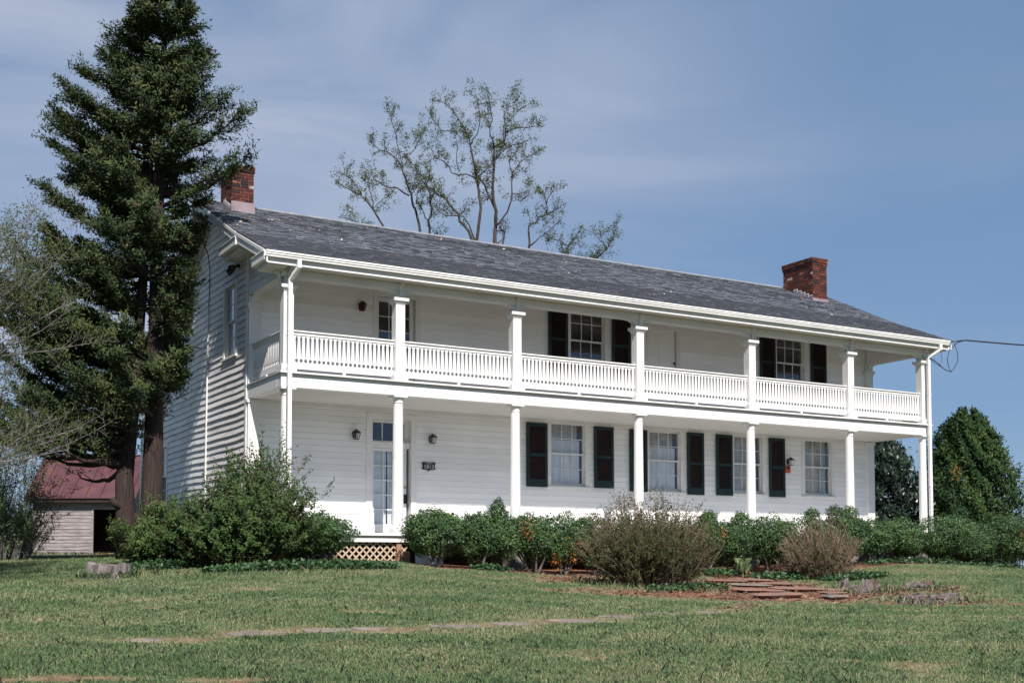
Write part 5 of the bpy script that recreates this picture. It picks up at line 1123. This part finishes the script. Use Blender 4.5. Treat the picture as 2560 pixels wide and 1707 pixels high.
def rock_poly(r, n=9, sx=1.0, sy=1.0):
    return [(math.cos(2*math.pi*k/n+RNG.random()*.4)*r*sx*(.75+.4*RNG.random()), math.sin(2*math.pi*k/n)*r*sy*(.75+.4*RNG.random())) for k in range(n)]
def stone(name, x, y, r, sx, sy, th, mat, label, cat, group, rot=0.0, lift=.0):
    c, s = math.cos(rot), math.sin(rot); pl = [(x+a*c-b*s, y+a*s+b*c) for a, b in rock_poly(r, 10, sx, sy)]
    f = MB(); n = len(pl); zz = [gz(a, b)+lift for a, b in pl]
    uc = .80 if th > .02 else 1.0
    f.add([(x+(a-x)*uc, y+(b-y)*uc, z-.06 if uc == 1 else z+th*.15) for (a, b), z in zip(pl, zz)]+[(a, b, z+th*(.7+.3*RNG.random())) for (a, b), z in zip(pl, zz)]+[(x+(a-x)*.9, y+(b-y)*.9, z+th+.006) for (a, b), z in zip(pl, zz)],
          [tuple(range(n-1, -1, -1))]+[(i, (i+1) % n, n+(i+1) % n, n+i) for i in range(n)]+[(n+i, n+(i+1) % n, 2*n+(i+1) % n, 2*n+i) for i in range(n)]+[tuple(range(2*n, 3*n))])
    return tag(f.build(name, mat, None), label, cat, group)
FL = [(7.25,-7.35,.58,1.8,.5,.085,'long red edged flagstone at the front lip of the path'), (8.35,-7.75,.36,1.3,.6,.06,'small pale flagstone lying loose below the path'), (7.6,-6.3,.52,1.3,.8,.05,'broad pinkish flagstone behind the long front one'),
      (8.8,-6.1,.56,1.3,.7,.05,'wide flagstone in the middle of the path'), (9.7,-6.7,.60,1.5,.55,.07,'orange dusted flagstone at the right of the path'), (8.5,-5.0,.55,1.3,.7,.04,'grey flagstone in the second row from the top'),
      (9.6,-4.7,.5,1.2,.75,.04,'flat flagstone right of the second row'), (9.0,-3.7,.5,1.3,.6,.04,'light flagstone near the brown bush'), (10.0,-3.5,.5,1.2,.7,.04,'topmost flagstone under the pale cabbage plant'), (7.3,-5.4,.42,1.1,.7,.03,'half buried flagstone at the foot of the brown bush'), (8.85,-7.15,.32,1.2,.6,.05,'narrow thin flagstone set on edge of the dirt')]
for x, y, r, sx, sy, th, lb in FL: stone('flagstone', x, y, r*.92, .55+.45*sx, sy, th*.5+.02, M['greystone'] if 'pale flag' in lb or 'grey flag' in lb else M['flag'], lb, 'flagstone', 'red flagstones of the garden path', RNG.normal()*.25-.2)
ST = [(-5.82,-11.98,.26,'mostly buried stepping stone at the left of the worn line'), (-4.62,-12.04,.34,'greenish stepping stone in the worn line, third from the left'), (-3.88,-12.2,.30,'pale grey stepping stone, clearest on the left half of the line'), (-3.4,-12.3,.26,'brown stepping stone just right of the clearest grey one'),
      (-2.45,-12.62,.36,'long flat stepping stone in the middle of the lawn'), (-1.75,-12.66,.28,'straw covered stepping stone right of the long flat one'), (-.92,-12.62,.36,'smooth tan stepping stone right of the middle'), (.05,-12.35,.34,'whitish edged stepping stone in the dry strip'), (1.1,-11.85,.36,'dark half sunk stepping stone where the line climbs'), (2.6,-11.0,.3,'last buried stepping stone before the flagstones')]
for x, y, r, lb in ST: stone('stepping_stone', x, y, r*.74, 1.25, .62, .004, M['greystone'], lb, 'stepping stone', 'sunken stepping stones across the lawn', -.35)
# chips of rotten wood round the stumps
n = 420; a = RNG.random(n)*6.283; q = np.sqrt(RNG.random(n)); x = 10.6+np.cos(a)*q*1.9; y = -7.6+np.sin(a)*q*1.1; D_ = RNG.normal(size=(n, 3)); D_[:, 2] *= .3
tag(cards('wood_chips', np.stack([x, y, gz_a(x, y)+.015], 1), D_, .05+.10*RNG.random(n), .02+.03*RNG.random(n), RNG.random(n), M['straw']), 'brown rotten wood chips strewn over the mound', 'chips', kind='stuff')

n = 26000; x = 2.4+RNG.random(n)*11.5; y = -11-0+RNG.random(n)*10.0; b = bare_a(x, y); k = (b > .45) & (RNG.random(n) < .40); x, y = x[k], y[k]; n = len(x); D_ = RNG.normal(size=(n, 3)); D_[:, 2] = np.abs(D_[:, 2])*.22
tag(cards('straw_litter', np.stack([x, y, gz_a(x, y)-.012+.012*RNG.random(n)], 1), D_, .05+.09*RNG.random(n), .012+.02*RNG.random(n), RNG.random(n)**1.6, M['straw']), 'straw and twig litter over the bare red earth', 'litter', kind='stuff')
# --- far wood at the left horizon
def far_wood():
    n = 26000; t = RNG.random(n); x = -75+95*t; y = 120+RNG.normal(size=n)*5; h = 3.2+2.0*np.sin(x*.21)+1.4*np.sin(x*.53+1)+1.2
    z = -2.6+h*RNG.random(n)**.7*1.15
    tag(cards('distant_wood', np.stack([x, y, z], 1), RNG.normal(size=(n, 3)), .5+.4*RNG.random(n), .35, RNG.random(n), M['hill']), 'hazy low line of far trees behind the left edge', 'wood', kind='stuff')
far_wood()
